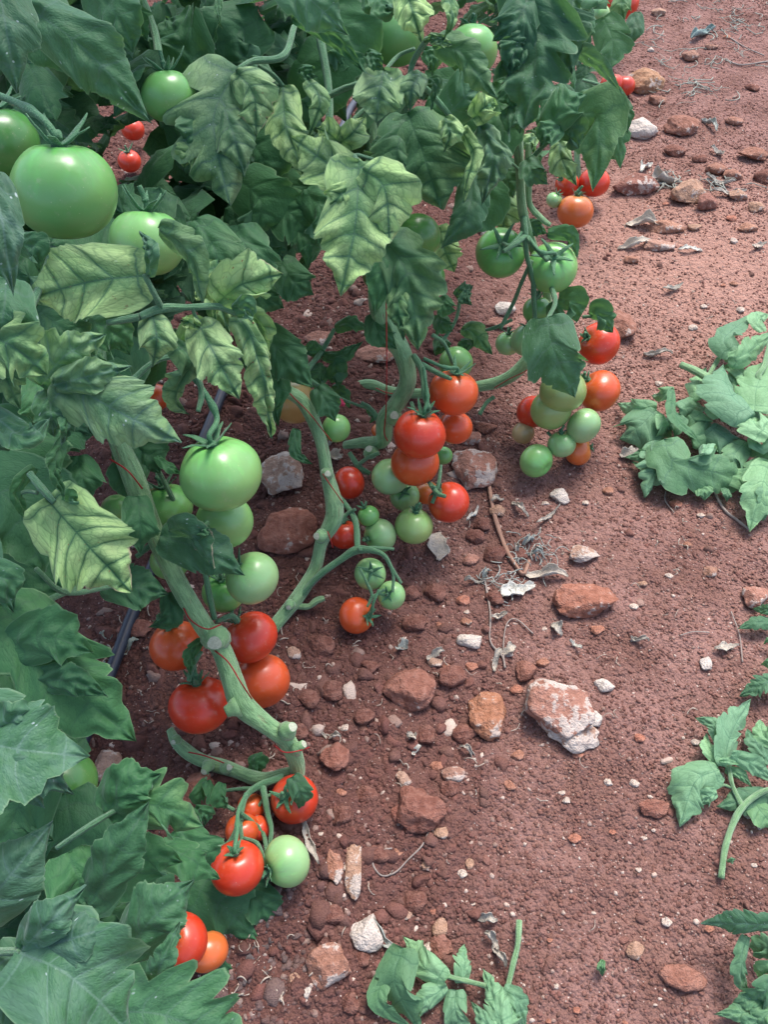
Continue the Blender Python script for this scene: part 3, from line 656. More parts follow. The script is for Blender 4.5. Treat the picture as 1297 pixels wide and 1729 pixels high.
for (x, y, ww, hh, c, pl, lb, ang) in ROCKS:
    if ww < 11: continue
    if lb: rock(x, y, ww, hh, c, pl, lb, ang)
    elif c == DCL: rock(x, y, ww, hh, c, pl, 'rounded dull red lump of soil among the crumbly clods', .3, group='large soil lumps', name='soil_lump', cat='soil lump')
    else: rock(x, y, ww, hh, c, pl, 'small tan or reddish stone chip lying on the soil', ang, group='small reddish chips', name='pebble', cat='pebble')
rs = np.random.RandomState(5); n = 0
while n < 95:
    x, y = rs.uniform(400, 1297), rs.uniform(60, 1729)
    if inpoly(x, y, [(400, 1729), (440, 1500), (540, 1300), (560, 1060), (640, 1000), (760, 930), (1010, 800), (1060, 620), (1050, 330), (1080, 60), (1297, 60), (1297, 1729)]):
        s = rs.uniform(7, 17)*(1 if y > 500 else .8); n += 1
        if rs.rand() < .55: rock(x, y, s, s*rs.uniform(.6, 1), (.62, .52, .44), .5, 'tiny pale limestone chip lying on the red soil', .8, group='pale stone chips', name='pebble', cat='pebble', seed=n)
        else: rock(x, y, s*1.3, s, (.36+rs.rand()*.08, .18, .12), .15, 'small tan or reddish stone chip lying on the soil', .6, group='small reddish chips', name='pebble', cat='pebble', seed=n)
# ------------------------------------------------------------------ dry litter
GY = (.44, .40, .34); BG = (.52, .46, .38); GB = (.38, .40, .36); WY = (.62, .60, .53)
for a in [
 (741, 926, 56, 34, 75, BG, 'broad beige dry leaf below the olive-green tomato', .7), (1088, 384, 62, 30, -15, BG, 'crinkled pale dry leaf beside the crumbling orange stone', 1.1),
 (1073, 416, 66, 22, 20, BG, 'long pale dry leaf in front of the crinkled one', 1.2), (921, 974, 74, 26, -12, BG, 'rolled tan dry leaf pointing at the long rusty stone', 1.2),
 (873, 1002, 60, 34, 30, WY, 'whitish shredded dry leaf near the grey litter', 1.0), (1120, 311, 44, 36, 20, GY, 'curled grey-green dead leaf between two stones', 1.4),
 (1090, 288, 40, 18, 50, WY, 'thin white dry leaf above the curled grey-green one', 1.2), (645, 1580, 60, 26, -50, GB, 'grey shrivelled leaf against the whitish ridged stone', 1.4),
 (525, 1425, 80, 18, -70, GY, 'long grey withered leaf beside the lowest pale green tomato', 1.2), (560, 1246, 34, 14, -20, BG, 'small twisted dry leaf near the cut stem end', 1.3),
 (823, 1554, 34, 20, 10, GY, 'ragged grey leaf scrap on the buried flat stone', 1.2), (830, 1590, 34, 18, -50, GY, 'grey crumpled leaf right of the bottom shoot', 1.3),
 (843, 1615, 40, 16, -70, GY, 'narrow grey dead leaf near the bottom cut stem', 1.3), (839, 1118, 44, 14, 70, GY, 'narrow folded grey leaf at the end of the dead trailing stalk', 1.2),
 (735, 1110, 32, 18, 40, GY, 'folded grey leaf piece above the wedge-shaped stone', 1.2), (678, 1095, 22, 20, 70, GB, 'small bluish grey leaf scrap', 1.), (940, 1065, 26, 22, -40, GY, 'brown star-shaped scrap below the long rusty stone', 1.),
 (1079, 1083, 30, 12, -25, GY, 'small brown rolled leaf right of the long rusty stone', 1.3), (1225, 1096, 44, 14, 5, BG, 'flat greyish scrap near the right-hand leaves', .7), (971, 1093, 24, 8, -40, WY, 'thin white leaf sliver', .8),
 (1110, 602, 48, 14, -8, GY, 'grey dry leaf in the open path beside the leaf pile', 1.3), (1060, 770, 30, 30, 50, GY, 'pale grey crumpled leaf by the leaf pile', 1.1), (1120, 822, 24, 12, 0, GB, 'small grey-green scrap under the leaf pile', 1.),
 (1165, 425, 40, 12, -5, WY, 'flat white dry leaf in the upper path', .9), (1280, 420, 30, 12, 15, BG, 'thin dry leaf at the right edge of the path', 1.), (1135, 490, 40, 12, 20, GY, 'small dark dry leaf in the middle of the path', 1.),
 (703, 1270, 20, 10, 60, WY, 'short white dry sliver in the clods', .8), (560, 750, 16, 12, 60, BG, 'tiny buff dry scrap above the buff scrap by the second stem', 1.), (568, 775, 24, 36, 80, BG, 'buff dry scrap beside the second stem', .9),
 (790, 1273, 36, 12, -45, GY, 'twisted grey withered shoot tip below the orange oval stone', 1.4), (695, 1245, 18, 16, 30, BG, 'small curled beige scrap in the clods', 1.),
 (350, 0, 1, 1, 0, GY, None, 1), (1272, 12, 1, 1, 0, GY, None, 1), (1198, 215, 44, 16, -70, GB, 'grey-green curled dead leaf on the upper path', 1.4), (893, 915, 34, 16, 40, GB, 'grey-blue shrivelled leaf at the top of the litter tangle', 1.5), (905, 940, 30, 14, -20, GB, 'small curled grey leaf in the litter tangle', 1.5), (870, 935, 28, 12, 80, GY, 'thin grey leaf beside the foot of the dead strap', 1.4),
 (800, 985, 34, 10, 10, GY, 'thin grey strip left of the trailing stalk', 1.3), (820, 975, 26, 12, 60, GB, 'grey curl at the head of the trailing stalk', 1.4), (842, 1045, 28, 14, 10, BG, 'pale leaf half way down the trailing stalk', 1.3), (858, 1100, 30, 18, 20, BG, 'oval beige leaf where the tendril leaves the stalk', .9),
 (878, 862, 40, 12, -50, BG, 'pale dry leaf right of the curved dead strap', 1.2), (838, 848, 26, 12, 10, BG, 'pale forked scrap just right of the dead strap', 1.1), (925, 875, 60, 8, 40, GY, 'long dark dry stem-like leaf above the litter tangle', 1.2), (798, 873, 40, 10, 60, WY, 'pale curled strip beside the lower right red tomato', 1.3),
 (1210, 262, 26, 16, -60, GY, 'little grey leaf below the curled dead one', 1.2),
 (1185, 62, 66, 26, 35, (.26, .34, .32), 'wilted blue-green leaf in the far litter', 1.3), (1230, 330, 60, 18, 5, GY, 'heap-edge grey leaf in the dry litter upper right', 1.3), (1215, 310, 50, 18, -20, GY, 'grey-brown leaf on the dry litter upper right', 1.3)]:
    x, y, L, W, an, c, lb, cu = a
    if L < 10: continue
    dryleaf(x, y, L, W, an, c, lb, cu)
def litter(name, label, blobs, col, count, seed, r=.0007, ln=(.015, .05)):
    rs = np.random.RandomState(seed); VV = []; FF = []; nb = 0
    for k in range(count):
        bx, by, sx, sy = blobs[rs.randint(len(blobs))]; c = G(bx+rs.normal()*sx, by+rs.normal()*sy); a = rs.rand()*6.28; L = rs.uniform(*ln); m_ = 6; w_ = rs.uniform(-1.5, 1.5)
        pts = []
        for i in range(m_):
            s = i/(m_-1); an = a+w_*s; q = c+np.array([math.cos(an), math.sin(an), 0])*L*(s-.5); q[2] = float(gh(q[0], q[1]))+.003+.006*abs(math.sin(s*3+k)); pts.append(q)
        V, F = tube_geo(np.array(pts), np.full(m_, r*rs.uniform(.5, 1.6)), 5, k, .2); VV.append(V); FF += [tuple(i+nb for i in f) for f in F]; nb += len(V)
    o = mesh(name, np.vstack(VV), FF, M_DRY, None, origin=VV[0][0]); o.color = (*col, 1); tag(o, label, 'plant litter', None, 'stuff')
litter('dry_litter', 'tangle of grey dead leaf threads on the soil at centre right', [(890, 925, 20, 14), (900, 945, 26, 10), (850, 990, 20, 12)], GB, 60, 3, .0007, (.012, .035))
litter('dry_litter', 'scattered grey-green withered weeds on the far path', [(1200, 100, 50, 40), (1230, 60, 40, 30), (1150, 130, 30, 30), (1180, 150, 20, 12), (1240, 25, 40, 18), (1100, 60, 40, 30), (1215, 310, 40, 14), (1120, 310, 14, 10)], (.33, .34, .29), 150, 4, .0010, (.02, .07))
litter('dry_litter', 'fine straw-like bits scattered over the red soil', [(900, 1200, 200, 250), (1100, 900, 110, 200), (650, 1250, 80, 150), (470, 1100, 40, 80), (250, 1130, 60, 60), (420, 1650, 40, 50), (1100, 450, 100, 60)], (.45, .38, .31), 190, 9, .0006, (.006, .02))
gtube('dead_strap', [(824, 818, .004), (834, 870), (852, 925), (872, 960), (884, 972), (893, 950)], .0033, M_STICK, 'curved reddish-brown dead strap leading down from the angular pinkish stone', 'stem', up=.005, lump=.3)
gtube('dead_stalk', [(815, 965), (822, 1000), (828, 1040), (828, 1085), (848, 1110), (853, 1130)], .0016, M_GREYSTEM, 'thin grey dead trailing stalk with withered leaves', 'stem', lump=.3)
gtube('dead_stalk', [(852, 1130), (850, 1090), (856, 1055), (872, 1048), (900, 1072)], .0010, M_GREYSTEM, 'thin arched dead tendril right of the trailing stalk', 'stem')
gtube('dead_stalk', [(1203, 828), (1222, 862), (1246, 882), (1266, 898)], .0022, M_GREYSTEM, 'brown dead stalk emerging from under the leaf pile', 'stem')
gtube('dead_stalk', [(1124, 832), (1123, 848), (1138, 868)], .0010, M_GREYSTEM, 'short pale bent straw left of the brown dead stalk', 'stem')
gtube('dead_stalk', [(1148, 1075), (1170, 1069), (1197, 1070)], .0009, M_GREYSTEM, 'short straight straw on the right of the path', 'stem')
gtube('dead_stalk', [(1234, 1035), (1248, 1075), (1253, 1120)], .0009, M_GREYSTEM, 'long thin straw near the right edge leaves', 'stem')
gtube('green_tendril', [(724, 1406), (712, 1430), (690, 1452), (668, 1474), (645, 1480), (630, 1462), (632, 1444), (650, 1436), (662, 1434)], .0011, M_GREYSTEM, 'looped pale tendril with a tiny green leaf on the clods', 'tendril')
gtube('dead_stalk', [(545, 975), (520, 1000), (503, 1012)], .0009, M_GREYSTEM, 'thin yellow straw behind the second stem stub', 'stem')
gtube('dead_stalk', [(160, 1140), (182, 1110), (200, 1085), (214, 1065)], .0013, mat_plain('straw', (.50, .36, .24), .8), 'pale orange dry stalk beside the drip pipe', 'stem')
for x, y, L, an in ((182, 1078, 22, 0), (168, 1125, 22, 30), (222, 1095, 34, 60)): dryleaf(x, y, L, 13, an, (.45, .50, .42), {182: 'small dry leaf at the top of the pale orange stalk', 168: 'curled dry leaf at the foot of the pale orange stalk', 222: 'greenish dry leaf right of the drip pipe'}[x], 1.1)
gtube('dead_stalk', [(1228, 63), (1258, 82), (1290, 96)], .0018, M_GREYSTEM, 'thin dead stem in the far litter', 'stem')
gtube('dead_stalk', [(1225, 102), (1250, 112), (1297, 106)], .0022, M_GREYSTEM, 'long grey dead stem crossing to the upper right edge', 'stem')
# shoe toe cut by the upper right corner
c = G(1300, 2); d = dep(c); dd = np.array([.35, .9, 0]); dd /= np.linalg.norm(dd); e = empty('shoe', c); tag(e, 'dark shoe with a pale rim just inside the upper right corner', 'shoe')
def shoe_part(name, h0, h1, grow, col, rough):
    V = []; F = []; m_ = 20; lev = 7
    for k in range(lev):
        t = k/(lev-1); sc = grow*(1-(.0 if name == 'sole' else .5*t**2)); z = h0+(h1-h0)*t
        for j in range(m_):
            a = j/m_*2*math.pi; lx = math.cos(a)*.048*sc; ly = math.sin(a)*.13*sc
            V.append(c+np.array([.055, .10, 0])+np.array([lx, ly, z]))
    for k in range(lev-1):
        for j in range(m_): F.append((k*m_+j, k*m_+(j+1) % m_, (k+1)*m_+(j+1) % m_, (k+1)*m_+j))
    F.append(tuple(range(m_-1, -1, -1))); F.append(tuple((lev-1)*m_+j for j in range(m_)))
    mesh(name, V, F, mat_plain('shoe_'+name, col, rough), e, origin=c)
shoe_part('sole', .0, .022, 1.0, (.40, .33, .26), .7); shoe_part('upper', .0225, .085, .94, (.035, .04, .055), .6)
# ------------------------------------------------------------------ tomatoes, traced one by one
U = (0, .85, .45)
T = [
 (107, 323, 90, .66, GRN, (.05, .88, .45), 'very large light green tomato with a thick curled calyx, upper left', dict(ry=83, ribs=5, sep=1.05, stalk=[(98, 235, .64), (70, 200, .64), (20, 170, .66), (-40, 150, .68)])),
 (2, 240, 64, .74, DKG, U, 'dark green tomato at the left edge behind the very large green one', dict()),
 (284, 163, 47, .86, GRN, (-.1, .9, .3), 'tall green tomato under dark leaves, upper left', dict(ry=57, sep=1.2)),
 (248, 410, 63, .78, LGR, (.05, .9, .3), 'ribbed light green tomato under a hanging folded leaf', dict(ribs=4, sep=1.0)),
 (372, 800, 71, .90, LGR, (-.15, .80, .45), 'big light green tomato above the drip pipe', dict(ry=63, ribs=5, sep=.9, stalk=[(366, 705, .89), (340, 655, .88), (300, 610, .88)])),
 (379, 880, 50, .97, LGR, (0, .6, -.6), 'light green tomato tucked under the big one', dict(calyx=False, stalk=False)),
 (281, 856, 45, .99, GRN, (-.1, .85, .35), 'mid green tomato with dark curled calyx left of the big one', dict(sep=1.1)),
 (196, 858, 26, 1.02, LGR, U, 'partly hidden light green tomato behind the yellowing leaf', dict(ry=34, calyx=False, stalk=False)),
 (426, 976, 47, 1.0, PAL, (-.55, .55, .5), 'pale mint green tomato with a withered calyx above the red ones', dict(sep=.7)),
 (377, 1000, 37, 1.06, GRN, (0, .7, .6), 'green tomato behind the thick front stem', dict(sep=.6)),
 (286, 948, 34, 1.05, GRN, (0, .6, -.5), 'small green tomato left of the thick front stem', dict(calyx=False, stalk=False)),
 (297, 1090, 47, 1.07, ORD, (-.15, .85, .3), 'orange-red tomato left of the front stem with upright calyx', dict(ry=43, ribs=4, sep=.8)),
 (424, 1076, 47, 1.07, RED, (-.6, .75, .2), 'glossy red tomato right of the front stem, upper of two', dict(ry=50, ribs=4, sep=.6)),
 (441, 1150, 50, 1.10, ORD, (-.3, .6, -.5), 'orange-red tomato right of the front stem, lower of two', dict(calyx=False, stalk=False)),
 (337, 1190, 53, 1.06, RED, (-.05, .9, .35), 'large deep red tomato under the front stem', dict(ry=50, ribs=4, sep=.7)),
 (497, 1349, 42, 1.09, RED, (-.4, .35, .85), 'red tomato under the bent stem end with a small leaf on it', dict(sep=.8)),
 (424, 1362, 24, 1.08, ORD, U, 'small orange-red tomato in the lowest truss', dict(calyx=False, stalk=False)),
 (409, 1402, 30, 1.04, ORD, U, 'orange-red tomato half hidden above the lowest red one', dict(sep=.5)),
 (436, 1398, 22, 1.06, RED, U, 'small red tomato behind the thin truss stalks', dict(calyx=False, stalk=False)),
 (400, 1465, 47, .96, RED, (.0, .85, .5), 'glossy round red tomato resting on leaves, lowest truss', dict(ry=43, sep=.6, stalk=[(400, 1405, .96), (402, 1370, .99), (415, 1340, 1.01)])),
 (484, 1454, 43, .99, PAL, (-.75, -.2, .6), 'whitish green tomato beside the lowest red one', dict(ry=49, ribs=5, sep=.8)),
 (304, 1590, 48, .90, RED, (-.15, .6, .75), 'red tomato under leaves near the bottom', dict(sep=.9)),
 (350, 1607, 36, .95, ORA, (-.3, .6, -.3), 'orange tomato behind the bottom red one', dict(ry=44, calyx=False, stalk=False)),
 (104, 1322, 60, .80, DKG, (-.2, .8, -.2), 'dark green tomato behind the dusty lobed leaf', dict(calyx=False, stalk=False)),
 (148, 1368, 44, .86, GRN, (-.2, .8, -.2), 'mid green tomato below the dark hidden one', dict(calyx=False, stalk=False)),
 (224, 219, 20, 2.05, RED, U, 'far red tomato seen through the leaves, upper of two', dict(calyx=False, stalk=False)),
 (218, 272, 20, 2.0, RED, (0, .6, .7), 'far red tomato seen through the leaves, lower of two', dict()),
 (262, 672, 26, 1.45, ORD, (-.4, .8, .3), 'small orange-red tomato behind the pointed leaf tip', dict(stalk=False)),
 (590, 815, 29, 1.33, RED, (-.85, -.2, .3), 'red tomato right of the second stem, upper of two', dict(ry=33, sep=.6)),
 (582, 903, 27, 1.31, RED, (-.1, .9, .3), 'red tomato right of the second stem, lower of two', dict(ry=31, sep=.7)),
 (622, 871, 19.5, 1.27, GRN, (-.4, .8, .3), 'tiny green tomato beside the second stem reds', dict(sep=.9)),
 (642, 904, 30, 1.28, PAL, (-.7, -.2, .4), 'pale green tomato beside the second stem reds', dict(sep=.4)),
 (625, 969, 28, 1.24, PAL, (.1, .25, .95), 'pale green tomato facing up, in the ground truss', dict(sep=1.0)),
 (661, 1005, 25, 1.235, PAL, (-.3, .1, .9), 'oblong pale green tomato at the end of the ground truss', dict(ry=27, sep=1.0)),
 (602, 1039, 32, 1.245, ORD, (.75, 0, .65), 'bright red-orange tomato lying on the soil with star calyx', dict(sep=.9, stalk=[(630, 1020, 1.2), (640, 995, 1.2)])),
 (766, 663, 43, 1.27, ORD, (.1, .85, .5), 'red-orange tomato at the top of the central cluster', dict(ribs=4, sep=.9, stalk=[(750, 620, 1.24), (715, 605, 1.24)])),
 (769, 722, 30, 1.33, ORD, (0, .6, -.5), 'red tomato tucked behind the top two of the central cluster', dict(ry=33, calyx=False, stalk=False)),
 (709, 733, 46, 1.22, RED, (.15, .8, .55), 'large red tomato in the middle of the central cluster', dict(ribs=4, sep=.9, stalk=[(722, 672, 1.2), (715, 620, 1.2)])),
 (701, 782, 42, 1.27, ORD, (0, .6, -.5), 'orange-red tomato directly below the large red one', dict(calyx=False, stalk=False)),
 (659, 805, 33, 1.31, PAL, (-.2, .5, -.5), 'pale green tomato at the left of the central cluster', dict(calyx=False, stalk=False)),
 (758, 848, 37, 1.28, RED, (-.6, .6, .55), 'red tomato at the lower right of the central cluster', dict(sep=.6)),
 (684, 838, 26, 1.35, PAL, (-.1, .3, .8), 'pale green tomato behind the thin stalk, central cluster', dict(sep=.9)),
 (722, 832, 22, 1.36, ORA, U, 'orange tomato glimpsed behind the central cluster', dict(calyx=False, stalk=False)),
 (699, 888, 34, 1.28, OLV, (.1, .85, .45), 'olive-green tomato at the bottom of the central cluster', dict(sep=.5, ry=32)),
 (770, 613, 30, 1.36, GRN, (.0, .5, -.5), 'green tomato behind the top of the central cluster', dict(ry=24, calyx=False, stalk=False)),
 (568, 723, 25, 1.24, GRN, (-.2, .3, -.5), 'small round green tomato between second and third stems', dict(calyx=False, stalk=False)),
 (641, 727, 14, 1.44, ORA, U, 'small orange tomato behind the third stem', dict(calyx=False, stalk=False)),
 (498, 680, 38, 1.32, BRK, (-.1, .5, -.4), 'greenish-orange ripening tomato behind the second stem', dict(ry=40, calyx=False, stalk=False)),
 (748, 769, 17, 1.38, GRN, U, 'sliver of green tomato right of the central cluster', dict(calyx=False, stalk=False)),
 (845, 427, 43, 1.33, GRN, (.0, .05, 1), 'green tomato with dark star calyx facing the camera, left one', dict(sep=1.15, stalk=[(862, 415, 1.27), (882, 392, 1.28)])),
 (933, 452, 44, 1.32, LGR, (-.1, .25, .95), 'light green tomato with dark star calyx, right one', dict(sep=1.15, stalk=[(912, 425, 1.26), (893, 400, 1.28)])),
 (908, 524, 26, 1.38, GRN, (-.05, .85, .4), 'green tomato hanging below the star-topped pair', dict(sep=.9)),
 (892, 575, 30, 1.39, PAL, (0, .7, .6), 'pale green tomato right of a smaller one above the dusty leaf', dict(sep=.8)),
 (858, 580, 22, 1.42, PAL, (0, .7, .5), 'small pale green tomato left of the dusty leaf', dict(sep=.8, ry=26)),
 (1012, 580, 37, 1.44, RED, (-.7, .2, .5), 'red tomato at the top of the right-hand cluster', dict(ry=42, sep=.5)),
 (1013, 660, 37, 1.42, ORD, (-.75, .6, .3), 'orange-red tomato at the right of the right-hand cluster', dict(ry=36, ribs=4, sep=.5)),
 (951, 660, 41, 1.37, OLV, (0, .8, -.2), 'olive-green tomato behind the dusty leaf', dict(ry=37, calyx=False, stalk=False)),
 (931, 692, 36, 1.40, OLV, (0, .6, -.5), 'olive-green tomato in the middle of the right-hand cluster', dict(ry=31, calyx=False, stalk=False)),
 (901, 695, 29, 1.45, RED, (0, .6, -.5), 'red tomato at the left of the right-hand cluster', dict(ry=32, calyx=False, stalk=False)),
 (884, 731, 20, 1.46, ((.42, .30, .14), (.45, .34, .17)), (0, .6, -.5), 'buff half-ripe tomato at the left of the right-hand cluster', dict(ry=27, calyx=False, stalk=False)),
 (986, 719, 32, 1.40, PAL, (-.5, .5, -.3), 'pale green tomato below the orange-red one, right-hand cluster', dict(ry=26, calyx=False, stalk=False)),
 (949, 750, 25, 1.41, PAL, (-.1, .8, .4), 'small pale green tomato between two others, right-hand cluster', dict(sep=.4, ry=23)),
 (906, 778, 30, 1.41, LGR, (.4, -.3, .3), 'round green tomato lowest in the right-hand cluster', dict(ry=31, calyx=False, stalk=False)),
 (976, 759, 28, 1.45, ORA, (.7, .1, .2), 'orange tomato lowest right in the right-hand cluster', dict(ry=24, sep=.5, stalk=False)),
 (972, 357, 31, 1.84, ORA, (.05, .85, .4), 'orange tomato resting on the soil in the far cluster', dict(ry=27, sep=.5)),
 (1004, 308, 27, 1.90, RED, U, 'red tomato behind the bright leaf, right of the far cluster', dict(calyx=False, stalk=False)),
 (958, 311, 21, 1.90, RED, (-.6, .2, .6), 'red tomato left in the far cluster', dict(sep=.5)),
 (936, 338, 14, 1.84, PAL, (.4, .6, .5), 'tiny pale green tomato left of the far orange one', dict(sep=.9)),
 (1034, 143, 20, 2.25, RED, U, 'far red tomato by the tan stone, left of a pair', dict(calyx=False, stalk=False)),
 (1054, 145, 19, 2.28, RED, U, 'far red tomato by the tan stone, right of a pair', dict(calyx=False, stalk=False)),
 (1052, 6, 28, 2.3, RED, U, 'farthest red tomato cut by the top edge', dict(calyx=False, stalk=False)),
 (1014, 24, 17, 2.2, PAL, (-.2, .5, .7), 'small pale green tomato near the top edge', dict()),
 (668, 62, 50, 1.12, GRN, (.1, .8, -.1), 'green tomato behind the hanging yellow-green leaf at the top', dict(calyx=False, stalk=False)),
 (797, 85, 45, 1.08, GRN, (0, .9, .1), 'tall green tomato behind the vivid green leaf at the top', dict(ry=58, sep=.8)),
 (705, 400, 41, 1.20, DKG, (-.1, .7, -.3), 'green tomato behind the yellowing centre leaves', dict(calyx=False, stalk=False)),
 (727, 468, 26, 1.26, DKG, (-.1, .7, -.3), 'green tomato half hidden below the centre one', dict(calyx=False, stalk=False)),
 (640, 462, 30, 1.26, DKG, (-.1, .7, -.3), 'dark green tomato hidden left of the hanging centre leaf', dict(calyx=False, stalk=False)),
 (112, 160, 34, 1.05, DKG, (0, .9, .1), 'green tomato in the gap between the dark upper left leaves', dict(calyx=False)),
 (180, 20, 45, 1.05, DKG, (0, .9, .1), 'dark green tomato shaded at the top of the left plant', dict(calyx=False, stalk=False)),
]
for (x, y, r, d, k, cal, lb, kw) in T: tomato(x, y, r, d, k, cal, lb, **kw)
# ------------------------------------------------------------------ plants
def plant(name, label, base, cat='tomato plant', group=None):
    e = empty(name, base); tag(e, label, cat, group); return e
def cut(parent, x, y, d, dirpx, r=9, L=16):
    """pruned leaf stub with a pale cut face"""
    a = P(x, y, d); dx, dy, dz = dirpx; dr = unit(np.array(dx*RT-dy*UPV-dz*FW)); l = L*d/FPX; rr = r*d/FPX
    pts = np.array([a-dr*l*.6, a, a+dr*l*.5, a+dr*l]); V, F = tube_geo(pts, np.array([rr*1.9, rr*1.5, rr*1.1, rr*1.0]), 12, int(x), .05)
    s = mesh('leaf_stub', V, F, M_STEM, parent, origin=a)
    e1 = unit(np.cross(dr, [0.1, .2, .97])); e2 = np.cross(dr, e1); c = a+dr*(l+.0006); VV = [c+dr*.0004]
    for k in range(12):
        t = k/12*6.283; VV.append(c+(e1*math.cos(t)+e2*math.sin(t))*rr*.88*(1+.08*math.sin(3*t)))
    mesh('cut_face', VV, [(0, 1+k, 1+(k+1) % 12) for k in range(12)], M_CUT, s, origin=c, smooth=False)
def twine(pts, label, r=1.5):
    p, rr = pxpath([(x, y, d, r) for x, y, d in pts], 12*len(pts)); rr[:] = .00085
    V, F = tube_geo(p, rr, 6, 1, .1); tag(mesh('twine', V, F, M_TWINE, None, origin=p[0]), label, 'twine')
GP = G(505, 1330); P1 = plant('tomato_plant', 'front left tomato plant with dusty leaves and a thick stem crossing red tomatoes', GP)
P2 = plant('tomato_plant', 'second tomato plant, its stem rising from the soil beside the squarish rusty stone', G(465, 1050))
P3 = plant('tomato_plant', 'third tomato plant with a thick curved stem and yellowing centre leaves above the red cluster', G(600, 750))
P4 = plant('tomato_plant', 'fourth tomato plant with a crumpled blue-green top leaf and star-topped green tomatoes', G(600, 655))
P5 = plant('tomato_plant', 'farthest tomato plant at the top edge beside the far red tomatoes', G(985, 380))
# stems
tube('stem', [(150, 420, .80, 14), (165, 600, .84, 15), (190, 720, .87, 17), (222, 800, .90, 21), (255, 890, .93, 21), (300, 985, .96, 20), (342, 1055, .985, 19), (372, 1095, 1.0, 20), (392, 1150, 1.01, 23), (408, 1190, 1.02, 24), (450, 1225, 1.035, 17), (483, 1250, 1.05, 17), (501, 1290, 1.065, 15), (502, 1330, 1.08, 13)], M_STEM, P1, 16, 1, .10)
tube('old_stem', [(287, 1232, 1.12, 8), (300, 1255, 1.11, 12), (335, 1282, 1.10, 13), (385, 1298, 1.09, 13), (440, 1316, 1.08, 14), (478, 1306, 1.075, 12), (502, 1302, 1.08, 11)], M_STEM, P1, 14, 2, .12)
cut(P1, 363, 1080, .982, (.1, .3, .9), 14, 12); cut(P1, 488, 1232, 1.03, (.5, -.5, .7), 9, 14); cut(P1, 503, 1262, 1.045, (.7, -.5, .4), 7, 14)
cut(P1, 383, 1296, 1.07, (.5, -.3, .8), 6, 10); cut(P1, 349, 1296, 1.08, (-.2, .3, .9), 6, 12); cut(P1, 296, 1250, 1.09, (-.2, .1, .9), 5, 8)
cut(P1, 394, 1196, 1.0, (-.9, .4, .2), 10, 14)
for pts in ([(478, 1312, 1.06, 8), (440, 1325, 1.05, 7), (415, 1345, 1.04, 6), (404, 1385, 1.02, 5), (384, 1425, 1.01, 5), (350, 1432, 1.0, 7), (310, 1405, .99, 7)],
            [(443, 1326, 1.05, 6.5), (452, 1375, 1.04, 6), (458, 1400, 1.03, 5), (455, 1430, 1.02, 4)], [(405, 1382, 1.02, 4.5), (408, 1415, 1.01, 4), (412, 1445, 1.0, 3.5)],
            [(403, 1370, 1.02, 4), (430, 1392, 1.03, 5), (445, 1410, 1.03, 4.5), (450, 1440, 1.0, 4)], [(412, 1415, 1.0, 3.5), (435, 1425, .99, 4), (448, 1458, .985, 4), (455, 1475, .985, 3)],
            [(445, 1390, 1.04, 3.5), (432, 1372, 1.05, 3.5), (450, 1345, 1.05, 3.5), (478, 1340, 1.06, 3.5)], [(350, 1305, 1.08, 3.5), (345, 1330, 1.06, 3.5), (365, 1350, 1.05, 4), (395, 1368, 1.03, 4)],
            [(458, 1320, 1.06, 5), (440, 1330, 1.06, 5), (405, 1332, 1.06, 4), (378, 1335, 1.06, 3)]):
    tube('fruit_stalk', pts, M_STALK, P1, 9, int(pts[0][0]), .08)
for pts in ([(330, 1018, 1.0, 4), (300, 1042, 1.03, 6), (285, 1062, 1.05, 5), (277, 1080, 1.05, 5)], [(365, 1050, 1.02, 4), (390, 1040, 1.04, 6), (402, 1050, 1.05, 5)], [(340, 1100, 1.03, 4), (325, 1125, 1.03, 5), (318, 1150, 1.03, 5)],
            [(345, 960, .99, 6), (352, 1000, .99, 6), (362, 1045, 1.0, 6)], [(230, 940, .95, 5), (265, 915, .95, 6), (300, 915, .96, 5)], [(210, 700, .9, 5), (275, 810, .95, 5), (320, 905, 1.0, 5)]):
    tube('fruit_stalk', pts, M_STALK, P1, 9, int(pts[0][1]), .08)
tube('stem', [(380, 60, 1.12, 11), (400, 300, 1.14, 12), (425, 500, 1.17, 12), (468, 640, 1.19, 12), (512, 680, 1.21, 14), (540, 740, 1.22, 13), (552, 800, 1.235, 14), (565, 868, 1.245, 18), (543, 915, 1.25, 12), (532, 960, 1.255, 12), (503, 1008, 1.25, 14), (468, 1052, 1.235, 13), (445, 1085, 1.225, 12)], M_STEM, P2, 14, 3, .10)
tube('side_shoot', [(498, 1022, 1.25, 7), (520, 1024, 1.25, 6), (535, 1014, 1.25, 7), (548, 1010, 1.25, 5)], M_STEM, P2, 10, 4)
cut(P2, 489, 1022, 1.23, (-.1, .3, .8), 5, 8); cut(P2, 540, 905, 1.235, (-.5, 0, .8), 7, 9); cut(P2, 552, 800, 1.22, (.2, 0, .9), 6, 8)
for pts in ([(505, 1010, 1.25, 8), (535, 975, 1.24, 7), (575, 945, 1.23, 7), (605, 928, 1.22, 8), (645, 935, 1.2, 5), (662, 960, 1.2, 4), (678, 985, 1.2, 3.5)], [(604, 928, 1.22, 6), (600, 880, 1.24, 6), (582, 850, 1.26, 5), (560, 825, 1.25, 4)],
            [(655, 945, 1.2, 4), (664, 970, 1.2, 3.5), (663, 1000, 1.2, 3)], [(608, 960, 1.2, 2.5), (620, 985, 1.2, 3), (628, 1005, 1.2, 3), (620, 1025, 1.2, 2.5)], [(628, 1008, 1.2, 3), (650, 995, 1.2, 3)], [(605, 928, 1.21, 4), (630, 925, 1.22, 4), (665, 927, 1.23, 3)], [(570, 890, 1.25, 4), (586, 868, 1.25, 4), (600, 860, 1.24, 3)]):
    tube('fruit_stalk', pts, M_STALK, P2, 9, int(pts[0][0]), .08)
